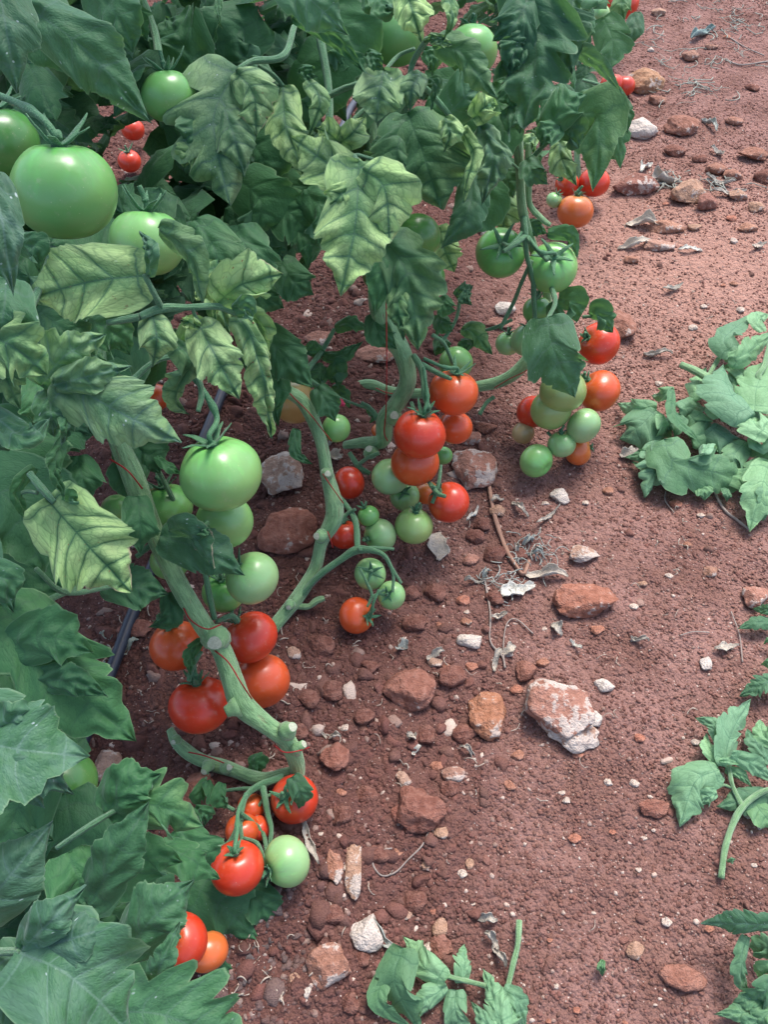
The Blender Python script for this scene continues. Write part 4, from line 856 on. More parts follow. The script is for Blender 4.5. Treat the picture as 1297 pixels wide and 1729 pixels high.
tube('stem', [(600, -30, 1.10, 10), (625, 200, 1.14, 11), (640, 420, 1.2, 13), (640, 500, 1.22, 22), (655, 555, 1.24, 24), (680, 600, 1.26, 20), (688, 645, 1.28, 18), (668, 685, 1.3, 17), (650, 708, 1.31, 17), (645, 745, 1.33, 16), (610, 748, 1.35, 12), (583, 752, 1.37, 9)], M_STEM, P3, 16, 5, .10)
cut(P3, 665, 703, 1.29, (.1, -.1, .95), 8, 8); cut(P3, 625, 762, 1.32, (-.2, -.4, .8), 7, 8)
for pts in ([(699, 600, 1.25, 6), (714, 628, 1.23, 7), (717, 665, 1.21, 6), (724, 690, 1.2, 5)], [(712, 615, 1.24, 6), (740, 630, 1.23, 5), (762, 640, 1.22, 4)], [(695, 680, 1.24, 4), (702, 700, 1.22, 4), (712, 712, 1.2, 4)], [(730, 565, 1.26, 4), (750, 580, 1.27, 4), (766, 615, 1.28, 4)],
            [(745, 785, 1.27, 3), (740, 820, 1.26, 4), (730, 850, 1.26, 4)], [(725, 815, 1.27, 4), (738, 832, 1.25, 5), (752, 838, 1.24, 4)], [(590, 765, 1.34, 5), (608, 790, 1.33, 6), (625, 800, 1.33, 5)], [(605, 785, 1.33, 4), (622, 772, 1.31, 4), (640, 765, 1.3, 4)], [(640, 710, 1.32, 6), (625, 690, 1.32, 5), (610, 680, 1.32, 4)]):
    tube('fruit_stalk', pts, M_STALK, P3, 9, int(pts[0][0]), .08)
tube('stem', [(905, -40, 1.12, 9), (885, 90, 1.16, 11), (874, 200, 1.2, 13), (879, 290, 1.24, 10), (884, 360, 1.28, 10), (905, 430, 1.36, 9), (925, 500, 1.42, 9), (920, 560, 1.45, 10), (888, 612, 1.47, 12), (850, 642, 1.49, 11), (790, 655, 1.50, 10), (720, 664, 1.52, 10), (660, 660, 1.53, 9), (625, 650, 1.54, 11), (590, 655, 1.55, 8), (557, 668, 1.56, 6)], M_STEM, P4, 14, 6, .10)
tube('side_shoot', [(893, 240, 1.24, 7), (893, 300, 1.26, 7), (895, 345, 1.29, 6), (918, 372, 1.3, 6), (930, 380, 1.3, 4)], M_STEM, P4, 10, 7)
for pts in ([(883, 355, 1.28, 6), (887, 390, 1.28, 7), (890, 430, 1.29, 5), (900, 470, 1.31, 5), (902, 510, 1.33, 5), (905, 560, 1.35, 4)], [(888, 398, 1.28, 5), (870, 412, 1.27, 5), (850, 425, 1.26, 4)], [(890, 400, 1.28, 5), (905, 420, 1.27, 4), (925, 440, 1.26, 4)], [(898, 440, 1.3, 4), (880, 480, 1.33, 4), (868, 510, 1.36, 4), (845, 555, 1.38, 4)],
            [(905, 460, 1.34, 4), (912, 490, 1.35, 4), (905, 505, 1.35, 4)], [(865, 540, 1.38, 3.5), (830, 555, 1.4, 3.5), (790, 562, 1.42, 3)], [(810, 700, 1.5, 4), (822, 680, 1.5, 4), (835, 670, 1.5, 4)], [(940, 745, 1.41, 3), (925, 730, 1.42, 3)], [(880, 130, 1.15, 5), (862, 180, 1.15, 6), (852, 240, 1.15, 5)]):
    tube('fruit_stalk', pts, M_STALK, P4, 9, int(pts[0][0]), .08)
tube('stem', [(1000, -40, 2.0, 6), (990, 120, 2.0, 6), (975, 250, 1.95, 6), (980, 340, 1.93, 6), (960, 385, 1.9, 5)], M_STEM, P5, 10, 8)
# twine
twine([(652, 480, 1.19), (653, 600, 1.215), (652, 690, 1.27), (649, 730, 1.30), (655, 745, 1.30)], 'red twine hanging straight down beside the thick third stem')
twine([(305, 1015, .965), (320, 1045, .955), (348, 1062, .955), (372, 1055, .97)], 'red twine looped round the front stem just above its large cut stub')
twine([(362, 1098, .985), (385, 1118, .975), (405, 1150, .97), (418, 1170, .985), (425, 1180, 1.01)], 'red twine crossing the thick front stem diagonally below its large cut stub')
twine([(462, 1258, 1.04), (480, 1270, 1.03), (503, 1268, 1.03), (522, 1262, 1.06)], 'red twine wound round the front stem just above its lower end')
twine([(318, 1270, 1.085), (345, 1276, 1.07), (372, 1286, 1.068), (395, 1296, 1.085)], 'red twine lying along the old stem by its cut left end')
twine([(489, 1305, 1.07), (500, 1315, 1.055), (513, 1318, 1.07)], 'short red twine at the joint of the two front stems')
twine([(460, 625, 1.17), (490, 665, 1.18), (520, 695, 1.19), (548, 730, 1.205), (560, 745, 1.22)], 'red twine along the upper part of the second stem')
twine([(545, 800, 1.215), (562, 825, 1.215), (580, 850, 1.24)], 'red twine wound round the middle of the second stem')
twine([(552, 895, 1.24), (556, 905, 1.23), (562, 925, 1.24)], 'short red twine beneath the swelling of the second stem')
twine([(835, 655, 1.46), (860, 640, 1.45), (890, 625, 1.44), (905, 605, 1.43)], 'red twine along the fourth stem left of the right-hand cluster')
twine([(635, 655, 1.52), (650, 662, 1.50), (665, 665, 1.50)], 'red twine on the lying part of the fourth stem')
twine([(185, 775, .88), (215, 795, .87), (240, 825, .895)], 'red twine round the front stem behind the yellowing leaf')
# ---------------- leaves of the front left plant
L = lambda *a, **k: leaf(P1, *a, **k)
DK = dict(dust=.35)
L([(-10, -60), (10, 50), (28, 158)], 105, .50, 'lb', 3, dust=.5, label='bluish dark leaf hanging at the top left corner')
L([(45, 10), (150, 90), (256, 208)], 112, .56, 'ov', 4, dust=.45, dz=.03, label='large dark pointed leaf')
L([(60, -20), (80, 60), (130, 130)], 110, .64, 'lb', 4, dust=.2)
L([(150, -30), (200, 30), (225, 90)], 100, .74, 'lb', 4, dust=.1)
L([(-12, 290), (5, 390), (22, 500)], 74, .44, 'ov', 3, dust=.9, roll=20)
L([(10, 470), (5, 530), (-10, 600)], 100, .50, 'ov', 3, dust=.4)
L([(246, 465), (150, 476), (40, 506)], 128, .63, 'ov', 5, chl=.85, brn=.32, dust=.25, label='broad leaflet turned pale yellow between its green veins')
L([(250, 465), (252, 425), (236, 390)], 34, .62, 'ov', 3, dust=.6, roll=50)
L([(268, 385), (320, 430), (343, 512)], 62, .66, 'lb', 3, chl=.55, brn=.15, dust=.3, roll=-35, fold=.5)
L([(330, 500), (360, 480), (362, 560)], 34, .68, 'lb', 3, chl=.8, brn=.5, roll=50)
L([(368, 512), (405, 482), (478, 462)], 92, .66, 'lb', 3, chl=1, brn=.62, roll=-15, label='yellowed leaflet with brown-speckled margin')
L([(395, 525), (415, 520), (425, 545)], 40, .66, 'ov', 2, dust=.5)
L([(256, 528), (264, 570), (257, 622)], 66, .64, 'ov', 3, chl=.8, brn=.34, dust=.15)
L([(334, 545), (366, 605), (404, 675)], 88, .66, 'lb', 4, chl=.9, brn=.45, dust=.2, label='drooping yellow-green leaflet with pale margin')
L([(334, 550), (320, 545), (307, 540)], 24, .65, 'ov', 2, chl=.9, roll=30)
L([(398, 530), (432, 590), (448, 670), (458, 740)], 56, .67, 'lb', 7, chl=.75, brn=.5, roll=32, fold=.45, ruf=2., dust=.2, dz=.05, label='long curled crinkled leaflet hanging with a brown edge')
L([(400, 530), (438, 545), (448, 620)], 40, .70, 'lb', 4, chl=.6, brn=.4, roll=-40, dz=.03)
L([(368, 440), (372, 510), (388, 570)], 64, .74, 'lb', 4, chl=.6, brn=.4)
L([(330, 370), (365, 430), (350, 500)], 90, .84, 'lb', 4, chl=.3)
L([(400, 380), (420, 440), (400, 490)], 100, .88, 'lb', 5, chl=.12)
L([(290, 570), (322, 610), (295, 670), (318, 700)], 54, .72, 'lb', 4, chl=.55, roll=40, fold=.4, dz=.05)
L([(300, 600), (330, 560), (345, 640)], 60, .74, 'ov', 3, chl=.5, roll=-40)
L([(-40, 560), (20, 585), (80, 634)], 120, .50, 'dp', 3, chl=.55, dust=.2)
L([(-10, 600), (10, 640), (32, 690)], 62, .52, 'dp', 3, chl=.5, dust=.1, roll=20)
L([(95, 632), (190, 690), (306, 748)], 146, .55, 'lb', 5, chl=.62, dust=.7, fold=.08, label='large lobed leaf, bluish with pale green patches and a pointed tip')
L([(70, 650), (110, 600), (178, 564)], 96, .555, 'lb', 4, chl=.5, dust=.65)
L([(90, 650), (150, 635), (222, 618)], 60, .545, 'ov', 3, chl=.5, dust=.6)
L([(85, 660), (85, 700), (90, 735)], 60, .56, 'lb', 3, chl=.2, dust=.6)
L([(105, 690), (115, 720), (103, 752)], 30, .56, 'ov', 3, dust=.7, roll=40)
L([(-30, 690), (40, 735), (84, 706)], 66, .52, 'lb', 3, dust=.8, roll=30)
L([(-20, 730), (0, 745), (20, 760)], 46, .54, 'ov', 3, dust=.4)
L([(60, 640), (62, 690), (55, 720)], 60, .60, 'ov', 3)
L([(78, 842), (140, 912), (222, 1000)], 152, .70, 'lb', 6, chl=1, brn=.62, ruf=1.8, fold=.1, label='single bright yellowing leaf with brown crinkled tip')
L([(105, 740), (92, 790), (106, 838)], 42, .68, 'lb', 3, chl=.2, roll=45)
L([(110, 850), (120, 840), (130, 850)], 30, .70, 'ov', 3)
L([(60, 790), (30, 830), (50, 885)], 34, .72, 'ov', 3, roll=50)
L([(130, 770), (140, 810), (150, 850)], 66, .85, 'ov', 3)
L([(232, 838), (236, 885), (236, 936)], 62, .87, 'ov', 3, label='small dark oval leaf')
L([(172, 985), (220, 990), (284, 1003)], 76, .90, 'ov', 4, dust=.2)
L([(285, 1000), (285, 1040), (250, 1060)], 40, .97, 'ov', 3)
L([(240, 760), (225, 800), (245, 860)], 66, .92, 'ov', 3, dust=.2)
L([(205, 745), (250, 770), (270, 800)], 90, .93, 'lb', 4, chl=.25)
L([(265, 770), (290, 790), (310, 800)], 22, .90, 'ov', 3, roll=40)
L([(270, 905), (345, 930), (414, 972)], 84, .90, 'ov', 4, dust=.35)
L([(285, 895), (320, 900), (362, 960)], 52, .885, 'lb', 3, dust=.6, roll=-30, brn=.75, fold=.4, label='twisted leaf with a dead brown patch')
L([(322, 905), (345, 893), (358, 900)], 30, .88, 'ov', 3, chl=.3, roll=30)
L([(-60, 800), (20, 850), (75, 965)], 170, .76, 'lb', 4, dust=.15)
L([(-30, 700), (40, 780), (60, 850)], 150, .80, 'lb', 4)
L([(-30, 950), (5, 980), (22, 1035)], 66, .66, 'ov', 3, dust=.3)
L([(-10, 900), (40, 960), (110, 1000)], 120, .84, 'lb', 4)
L([(0, 1020), (110, 1150), (230, 1252)], 168, .68, 'lb', 5, fold=.1, chl=.12, label='big plain green lobed leaf pointing down right')
L([(20, 1090), (80, 1075), (156, 1102)], 106, .67, 'lb', 4)
L([(60, 1150), (120, 1150), (182, 1176)], 60, .665, 'ov', 4)
L([(-20, 1040), (20, 1080), (40, 1150)], 90, .70, 'lb', 4)
L([(-120, 1235), (30, 1265), (150, 1278)], 215, .43, 'lb', 4, dust=1., fold=.06, label='large dusty grey-green lobed leaf at the left edge')
L([(-40, 1270), (20, 1310), (76, 1366)], 110, .425, 'lb', 3, dust=1.)
L([(20, 1280), (80, 1310), (124, 1342)], 66, .43, 'ov', 3, dust=.9)
L([(-20, 1260), (30, 1210), (70, 1200)], 80, .435, 'lb', 3, dust=.8)
L([(-50, 1556), (15, 1480), (89, 1386)], 122, .43, 'ov', 4, dust=.7, label='dusty oval leaf at the lower left edge')
L([(150, 1530), (200, 1440), (252, 1352)], 92, .62, 'lb', 4, dust=.12)
L([(178, 1372), (215, 1330), (272, 1306)], 92, .64, 'lb', 4, chl=.1)
L([(200, 1365), (265, 1360), (345, 1396)], 100, .645, 'dp', 3, chl=.35, brn=.1)
L([(115, 1440), (130, 1480), (150, 1530)], 110, .63, 'lb', 3)
L([(190, 1500), (250, 1450), (308, 1455)], 90, .68, 'lb', 4)
L([(270, 1425), (320, 1450), (372, 1484)], 70, .72, 'lb', 4, chl=.2, roll=20)
L([(300, 1400), (340, 1440), (352, 1470)], 70, .78, 'lb', 4)
L([(330, 1365), (345, 1375), (345, 1395)], 30, .95, 'ov', 3)
L([(212, 1608), (262, 1545), (329, 1484)], 104, .56, 'ov', 4, dust=.3, label='smooth pointed oval leaf above the bottom red tomato')
L([(25, 1605), (120, 1650), (225, 1750)], 240, .40, 'lb', 5, dust=1., fold=.05, label='very large dusty leaf in the bottom left corner')
L([(38, 1602), (80, 1560), (146, 1494)], 92, .40, 'ov', 3, dust=.9, label='upright lobe-shaped dusty leaflet')
L([(30, 1610), (120, 1585), (205, 1560)], 110, .405, 'lb', 4, dust=.9)
L([(-20, 1620), (40, 1690), (90, 1760)], 150, .41, 'lb', 4, dust=.8)
L([(185, 1705), (300, 1722), (425, 1805)], 165, .52, 'dp', 6, dust=.45, fold=.05, label='large serrated dark leaf at the bottom edge')
L([(250, 1680), (275, 1620), (304, 1556)], 52, .53, 'dp', 4, dust=.35)
L([(230, 1680), (250, 1730), (300, 1780)], 160, .54, 'lb', 5, dust=.4)
L([(325, 1495), (375, 1530), (438, 1588)], 96, .985, 'ov', 4, dust=.25)
L([(290, 1510), (330, 1560), (400, 1565)], 90, .99, 'lb', 4)
L([(412, 1490), (440, 1525), (476, 1566)], 62, 1.0, 'ov', 3, chl=.2, label='small bright green leaf pointing at the soil')
L([(360, 1600), (375, 1640), (398, 1668)], 40, .97, 'ov', 3, chl=.1)
L([(493, 1312), (506, 1340), (504, 1366)], 40, 1.02, 'lb', 3, dust=.2, label='small torn leaf hanging over a red tomato')
L([(350, 1318), (335, 1345), (338, 1362)], 30, 1.05, 'ov', 3, roll=20); L([(350, 1318), (362, 1345), (372, 1352)], 30, 1.04, 'lb', 3, roll=30)
L([(376, 1322), (372, 1345), (388, 1366)], 30, 1.04, 'ov', 3, roll=10); L([(420, 1290), (435, 1292), (440, 1305)], 36, 1.1, 'lb', 3)
L([(340, 1082), (322, 1105), (320, 1140)], 26, 1.01, 'lb', 4, roll=30, chl=.1)
L([(60, 1300), (20, 1400), (90, 1420)], 150, .72, 'lb', 4)
L([(110, 1340), (120, 1420), (60, 1500)], 150, .76, 'lb', 4)
L([(20, 410), (60, 420), (65, 460)], 50, .62, 'ov', 3); L([(50, 420), (30, 460), (65, 500)], 80, .64, 'lb', 4)
L([(60, 520), (110, 560), (160, 600)], 100, .66, 'lb', 4, chl=.15); L([(150, 540), (190, 560), (220, 600)], 80, .70, 'lb', 4, chl=.2, dust=.1)
L([(150, 560), (140, 600), (190, 625)], 60, .74, 'lb', 4, chl=.3)
for pts in ([(243, 463, .62, 5), (262, 500, .63, 6), (272, 520, .64, 8)], [(235, 535, .63, 7), (272, 521, .64, 9), (320, 519, .65, 7), (368, 518, .66, 7), (400, 530, .67, 6)], [(325, 520, .65, 4), (330, 535, .655, 4), (338, 548, .66, 4)], [(180, 545, .63, 6), (235, 535, .63, 8)],
            [(50, 800, .71, 7), (70, 825, .70, 8), (92, 848, .70, 7)], [(26, 835, .71, 4), (45, 830, .71, 4), (62, 832, .70, 4)], [(95, 1432, .63, 5), (150, 1395, .63, 6), (205, 1362, .64, 5)], [(-30, 1608, .41, 8), (36, 1606, .40, 8)], [(300, 600, .87, 5), (330, 632, .87, 6), (340, 665, .88, 6), (334, 695, .88, 5)],
            [(20, 580, .6, 8), (60, 500, .62, 8), (90, 420, .66, 8)], [(225, 640, .8, 6), (262, 610, .8, 6), (300, 600, .8, 5)], [(240, 0, .9, 8), (262, 60, .9, 8), (270, 120, .88, 8)], [(60, 960, .75, 5), (110, 1000, .78, 6), (190, 990, .88, 5)], [(20, 1120, .7, 7), (60, 1030, .78, 7), (130, 990, .85, 7)]):
    tube('leaf_stalk', pts, M_STALK, P1, 9, int(pts[0][0]), .08)
# ---------------- second plant leaves (behind, dark)
L = lambda *a, **k: leaf(P2, *a, **k)
L([(440, 560), (480, 600), (528, 655)], 76, 1.12, 'ov', 4, dust=.1); L([(455, 580), (470, 660), (455, 700)], 50, 1.14, 'ov', 4)
L([(470, 440), (500, 480), (530, 498)], 66, 1.05, 'ov', 4); L([(455, 425), (470, 430), (478, 440)], 30, 1.02, 'ov', 3)
L([(430, 470), (450, 500), (480, 520)], 60, 1.08, 'lb', 3); L([(495, 370), (520, 410), (520, 450)], 50, 1.0, 'lb', 4)
L([(535, 655), (552, 680), (566, 712)], 48, 1.2, 'ov', 3, dust=.15); L([(500, 725), (500, 765), (527, 784)], 26, 1.19, 'lb', 3, roll=20, chl=.1, label='small pale twisted leaf')
L([(565, 552), (590, 545), (628, 552)], 30, 1.32, 'lb', 3, roll=30); L([(545, 600), (575, 600), (614, 576)], 28, 1.33, 'ov', 3, roll=30); L([(545, 600), (525, 588), (518, 600)], 26, 1.33, 'ov', 3)
L([(550, 620), (535, 640), (545, 655)], 40, 1.33, 'lb', 4, chl=.2); L([(555, 640), (570, 625), (572, 655)], 34, 1.33, 'lb', 4); L([(620, 690), (632, 702), (625, 715)], 14, 1.35, 'lb', 3)
L([(420, 590), (450, 640), (470, 720)], 60, 1.16, 'ov', 4); L([(560, 655), (580, 665), (590, 690)], 24, 1.34, 'lb', 3)
for pts in ([(565, 555, 1.32, 4), (545, 590, 1.33, 5), (518, 625, 1.3, 6)], [(520, 640, 1.25, 5), (570, 670, 1.3, 3), (620, 690, 1.34, 3)], [(545, 598, 1.33, 3), (520, 588, 1.33, 3)]):
    tube('leaf_stalk', pts, M_STALK, P2, 8, int(pts[0][0]), .08)
tube('flower', [(571, 676, 1.3, 5), (577, 681, 1.3, 6), (582, 684, 1.3, 3)], mat_plain('pink_flower', (.62, .05, .12), .6), P2, 8, 1, .3)['label'] = 'tiny pink bit among the small leaves'
L([(330, 110), (300, 60), (280, 30)], 110, .98, 'lb', 4); L([(420, 100), (440, 140), (470, 160)], 60, .95, 'ov', 3); L([(372, -20), (368, 30), (378, 52)], 14, .80, 'ov', 3, chl=.3)
L([(440, 30), (400, 60), (420, 110)], 110, 1.0, 'ov', 4); L([(560, 20), (590, 60), (580, 120)], 110, 1.02, 'ov', 4, dust=.1); L([(500, 100), (540, 140), (530, 200)], 130, 1.04, 'ov', 4)
L([(400, 300), (440, 340), (430, 400)], 110, 1.0, 'lb', 5); L([(470, 340), (500, 370), (530, 400)], 90, 1.0, 'lb', 4); L([(515, 320), (545, 360), (540, 420)], 80, .98, 'lb', 4)
L([(400, 230), (440, 260), (450, 320)], 110, 1.02, 'ov', 4); L([(470, 300), (490, 330), (480, 370)], 80, 1.04, 'ov', 4)
# ---------------- third plant: the yellowing centre leaves
L = lambda *a, **k: leaf(P3, *a, **k)
L([(402, 112), (362, 190), (368, 260), (388, 346)], 150, .86, 'dp', 5, chl=.6, dust=.45, fold=.12, label='long drooping deeply lobed leaf, grey-green with yellowing lobes')
L([(398, 120), (428, 160), (432, 232)], 78, .85, 'lb', 4, chl=.9, brn=.7, label='side leaflet with a pale brown dead tip')
L([(375, 175), (395, 230), (413, 300)], 66, .855, 'ov', 4, chl=.6, dust=.3); L([(350, 190), (320, 230), (300, 240)], 60, .86, 'lb', 3, chl=.3, dust=.3); L([(340, 250), (315, 265), (310, 285)], 46, .865, 'ov', 3, chl=.6)
L([(478, 146), (482, 210), (500, 260), (514, 304)], 66, .90, 'lb', 5, chl=.75, dust=.2, label='narrow drooping leaflet, yellow-green with curled tip')
L([(520, 135), (540, 170), (520, 235)], 36, .90, 'ov', 4, chl=.7, roll=25); L([(465, 136), (455, 150), (436, 148)], 32, .90, 'ov', 3, chl=.4); L([(505, 118), (520, 125), (535, 130)], 30, .91, 'ov', 3, chl=.1)
L([(604, 300), (560, 280), (492, 232)], 88, .88, 'lb', 4, chl=.8, dust=.45); L([(573, 242), (555, 225), (534, 216)], 44, .90, 'ov', 3, chl=.9); L([(573, 242), (595, 225), (616, 198)], 52, .90, 'ov', 3, chl=.95)
L([(606, 272), (600, 380), (575, 500)], 138, .80, 'lb', 6, chl=.72, brn=.12, dust=.3, fold=.06, ruf=1.6, label='central large leaf, yellow-green with dark net of veins')
L([(612, 285), (650, 320), (658, 415)], 92, .79, 'lb', 4, chl=1, brn=.25, dust=.2, label='pale almost white-yellow side lobe')
L([(602, 310), (575, 330), (545, 366)], 48, .80, 'lb', 3, chl=.7, brn=.2); L([(640, 272), (648, 275), (650, 285)], 16, .80, 'ov', 2, chl=.6)
L([(650, 402), (690, 470), (706, 592)], 116, .95, 'lb', 6, chl=.45, brn=.12, dust=.1, ruf=2., label='crinkled green leaf hanging below the centre')
L([(655, 410), (645, 460), (632, 535)], 54, .955, 'ov', 3, chl=.12); L([(670, 470), (672, 520), (682, 575)], 44, .95, 'lb', 4, chl=.5)
L([(648, 120), (640, 160), (636, 208)], 84, .87, 'ov', 4, chl=.75, dust=.5); L([(712, 122), (696, 150), (692, 190)], 42, .87, 'ov', 4, chl=.6, dust=.3); L([(716, 135), (736, 140), (728, 186)], 22, .88, 'ov', 3, chl=.4, brn=.3, roll=40)
L([(682, -30), (700, 30), (712, 72)], 64, .76, 'ov', 4, chl=1., brn=.15, label='pale yellow-green leaflet hanging at the top edge')
L([(640, -20), (650, 15), (665, 10)], 50, .78, 'lb', 3, chl=.2, roll=30); L([(620, -30), (630, 10), (640, 28)], 40, .80, 'ov', 3, chl=.1)
L([(752, -30), (764, 30), (750, 66)], 34, .79, 'ov', 4, chl=.5, roll=40); L([(748, 66), (730, 66), (715, 70)], 18, .79, 'ov', 3, chl=.5)
L([(735, 70), (780, 90), (810, 130), (842, 168)], 58, .85, 'lb', 5, chl=.45, brn=.08, label='vivid green leaflet crossing a green tomato')
L([(730, 76), (745, 70), (765, 76)], 22, .84, 'ov', 3, chl=.6); L([(716, 86), (732, 100), (730, 130)], 34, .90, 'ov', 3, chl=.35)
L([(688, 190), (715, 260), (745, 354)], 158, .98, 'lb', 6, chl=.42, ruf=1.5, fold=.05, label='broad quilted dark green leaf in the middle')
L([(690, 195), (670, 260), (680, 330)], 90, .985, 'lb', 5, chl=.35); L([(715, 185), (760, 220), (785, 300)], 110, .99, 'lb', 5, chl=.35)
L([(755, 195), (790, 160), (815, 150)], 76, .92, 'lb', 3, dust=.5); L([(800, 200), (820, 180), (838, 178)], 50, .915, 'lb', 3, chl=.85)
L([(752, 200), (760, 225), (750, 258)], 42, .90, 'ov', 3, chl=.85, brn=.2); L([(780, 218), (800, 260), (790, 300), (782, 342)], 34, .90, 'lb', 4, chl=.85, roll=-35, label='curled pale leaflet showing its light edge')
L([(812, 215), (832, 270), (815, 345)], 62, .92, 'lb', 6, chl=.5, dust=.4, ruf=2.); L([(800, 290), (790, 360), (745, 420)], 62, .98, 'ov', 4, dust=.2)
L([(740, 385), (750, 420), (768, 460)], 62, 1.32, 'lb', 4, chl=.75); L([(800, 300), (815, 340), (770, 400)], 80, 1.1, 'ov', 4)
L([(470, -40), (530, 5), (588, 60)], 96, .72, 'ov', 5, dust=.7, label='bluish dusty leaf at the top edge'); L([(495, 30), (560, 60), (618, 124)], 42, .84, 'ov', 4, chl=.2, roll=-25)
L([(620, 90), (635, 105), (650, 120)], 30, .86, 'ov', 3); L([(675, 300), (690, 320), (700, 345)], 40, 1.0, 'ov', 3, chl=.4)
L([(770, 500), (785, 490), (800, 482)], 24, 1.34, 'ov', 3, dust=.4); L([(780, 555), (800, 562), (833, 600)], 34, 1.38, 'lb', 3, chl=.5, roll=20); L([(745, 500), (755, 520), (770, 525)], 34, 1.34, 'lb', 3, chl=.1); L([(740, 530), (750, 550), (765, 560)], 34, 1.36, 'lb', 4); L([(790, 490), (785, 505), (798, 516)], 20, 1.33, 'ov', 3, dust=.3)
L([(800, 575), (785, 585), (775, 600)], 24, 1.4, 'lb', 3); L([(740, 570), (745, 585), (735, 600)], 30, 1.4, 'ov', 3)
L([(630, 530), (640, 560), (670, 590)], 50, 1.23, 'ov', 3)
for pts in ([(392, 125, .86, 5), (425, 104, .87, 6), (478, 95, .88, 7), (497, 45, .90, 6)], [(436, 110, .88, 4), (460, 125, .89, 4), (478, 145, .90, 4)], [(604, 272, .81, 4), (602, 262, .82, 4), (640, 272, .80, 3)], [(690, 130, .88, 4), (700, 100, .87, 6), (722, 66, .82, 6)], [(648, 122, .87, 4), (672, 95, .88, 4), (700, 82, .87, 4)],
            [(652, 130, .88, 5), (690, 135, .88, 6), (720, 150, .90, 6), (760, 195, .92, 6)], [(575, 240, .9, 4), (600, 200, .9, 5), (640, 165, .9, 4)], [(550, 165, .95, 7), (580, 150, .94, 6), (610, 140, .93, 6)], [(555, 250, 1.0, 8), (555, 150, 1.0, 8), (540, 60, 1.0, 8)], [(778, 500, 1.35, 3.5), (770, 540, 1.36, 3.5), (745, 580, 1.36, 4)]):
    tube('leaf_stalk', pts, M_STALK, P3, 9, int(pts[0][0]), .08)
# ---------------- fourth plant
L = lambda *a, **k: leaf(P4, *a, **k)
L([(888, -30), (905, 50), (900, 140), (884, 218)], 150, .96, 'dp', 6, dust=.35, ruf=2.2, fold=.05, label='crumpled blue-green leaf hanging at the top')
L([(895, -10), (870, 40), (832, 70)], 80, .95, 'lb', 4, dust=.35, ruf=2.); L([(905, 0), (945, 50), (965, 130)], 96, .955, 'lb', 5, dust=.35, ruf=2.)
L([(900, 60), (870, 90), (860, 130)], 60, .955, 'lb', 4, dust=.3, ruf=2.)
L([(935, 70), (1000, 100), (1052, 158)], 36, .97, 'lb', 4, dust=.5, roll=-30, label='slender light-edged leaflet pointing right'); L([(945, -30), (965, 10), (978, 40)], 40, .98, 'ov', 3, dust=.3)
L([(925, 215), (955, 180), (992, 158)], 64, 1.12, 'lb', 3, dust=.1); L([(945, 215), (925, 225), (912, 250)], 44, 1.12, 'ov', 3, dust=.3)
L([(950, 212), (1005, 190), (1012, 250), (1002, 324)], 74, 1.15, 'ov', 4, chl=.35, fold=.3, label='bright green folded leaf before the far tomatoes'); L([(940, 215), (965, 220), (978, 250)], 50, 1.14, 'ov', 3, chl=.3)
L([(946, 235), (950, 270), (975, 315)], 44, 1.18, 'ov', 3, chl=1, label='yellow leaflet with brown-green veins'); L([(890, 270), (900, 290), (925, 310)], 46, 1.2, 'lb', 3, dust=.2)
L([(905, 230), (895, 240), (905, 260)], 28, 1.25, 'ov', 3, chl=1); L([(870, 130), (862, 160), (870, 190)], 44, 1.1, 'lb', 3)
L([(835, 140), (850, 220), (838, 310)], 66, 1.14, 'lb', 5, dust=.15); L([(860, 180), (875, 200), (878, 225)], 66, 1.1, 'lb', 4, dust=.2)
L([(840, 270), (855, 300), (868, 335)], 60, 1.3, 'lb', 4); L([(848, 325), (852, 350), (850, 392)], 72, 1.42, 'lb', 4, chl=1., label='yellow leaf low behind the light green stem')
L([(925, 535), (935, 590), (972, 672)], 104, 1.22, 'lb', 4, dust=.55, fold=.12, label='large dusty dark leaf in front of the right-hand cluster')
L([(998, 532), (1010, 530), (1036, 562)], 44, 1.32, 'lb', 3, dust=.1); L([(945, 505), (965, 510), (975, 545)], 44, 1.34, 'ov', 3, dust=.15)
L([(925, 396), (960, 398), (976, 436)], 30, 1.30, 'ov', 3, dust=.3, roll=-20); L([(880, 380), (905, 385), (925, 395)], 30, 1.32, 'ov', 3, dust=.2); L([(930, 512), (935, 530), (925, 545)], 30, 1.35, 'ov', 3)
L([(975, 160), (1000, 200), (985, 235)], 60, 1.3, 'lb', 3)
for pts in ([(925, 540, 1.22, 4), (938, 510, 1.26, 5), (930, 480, 1.32, 5)], [(985, 535, 1.34, 3.5), (1000, 534, 1.33, 3)], [(893, 275, 1.22, 5), (910, 255, 1.2, 5), (945, 220, 1.15, 4)], [(882, 295, 1.23, 3), (870, 280, 1.22, 3), (850, 268, 1.2, 3)]):
    tube('leaf_stalk', pts, M_STALK, P4, 9, int(pts[0][0]), .08)
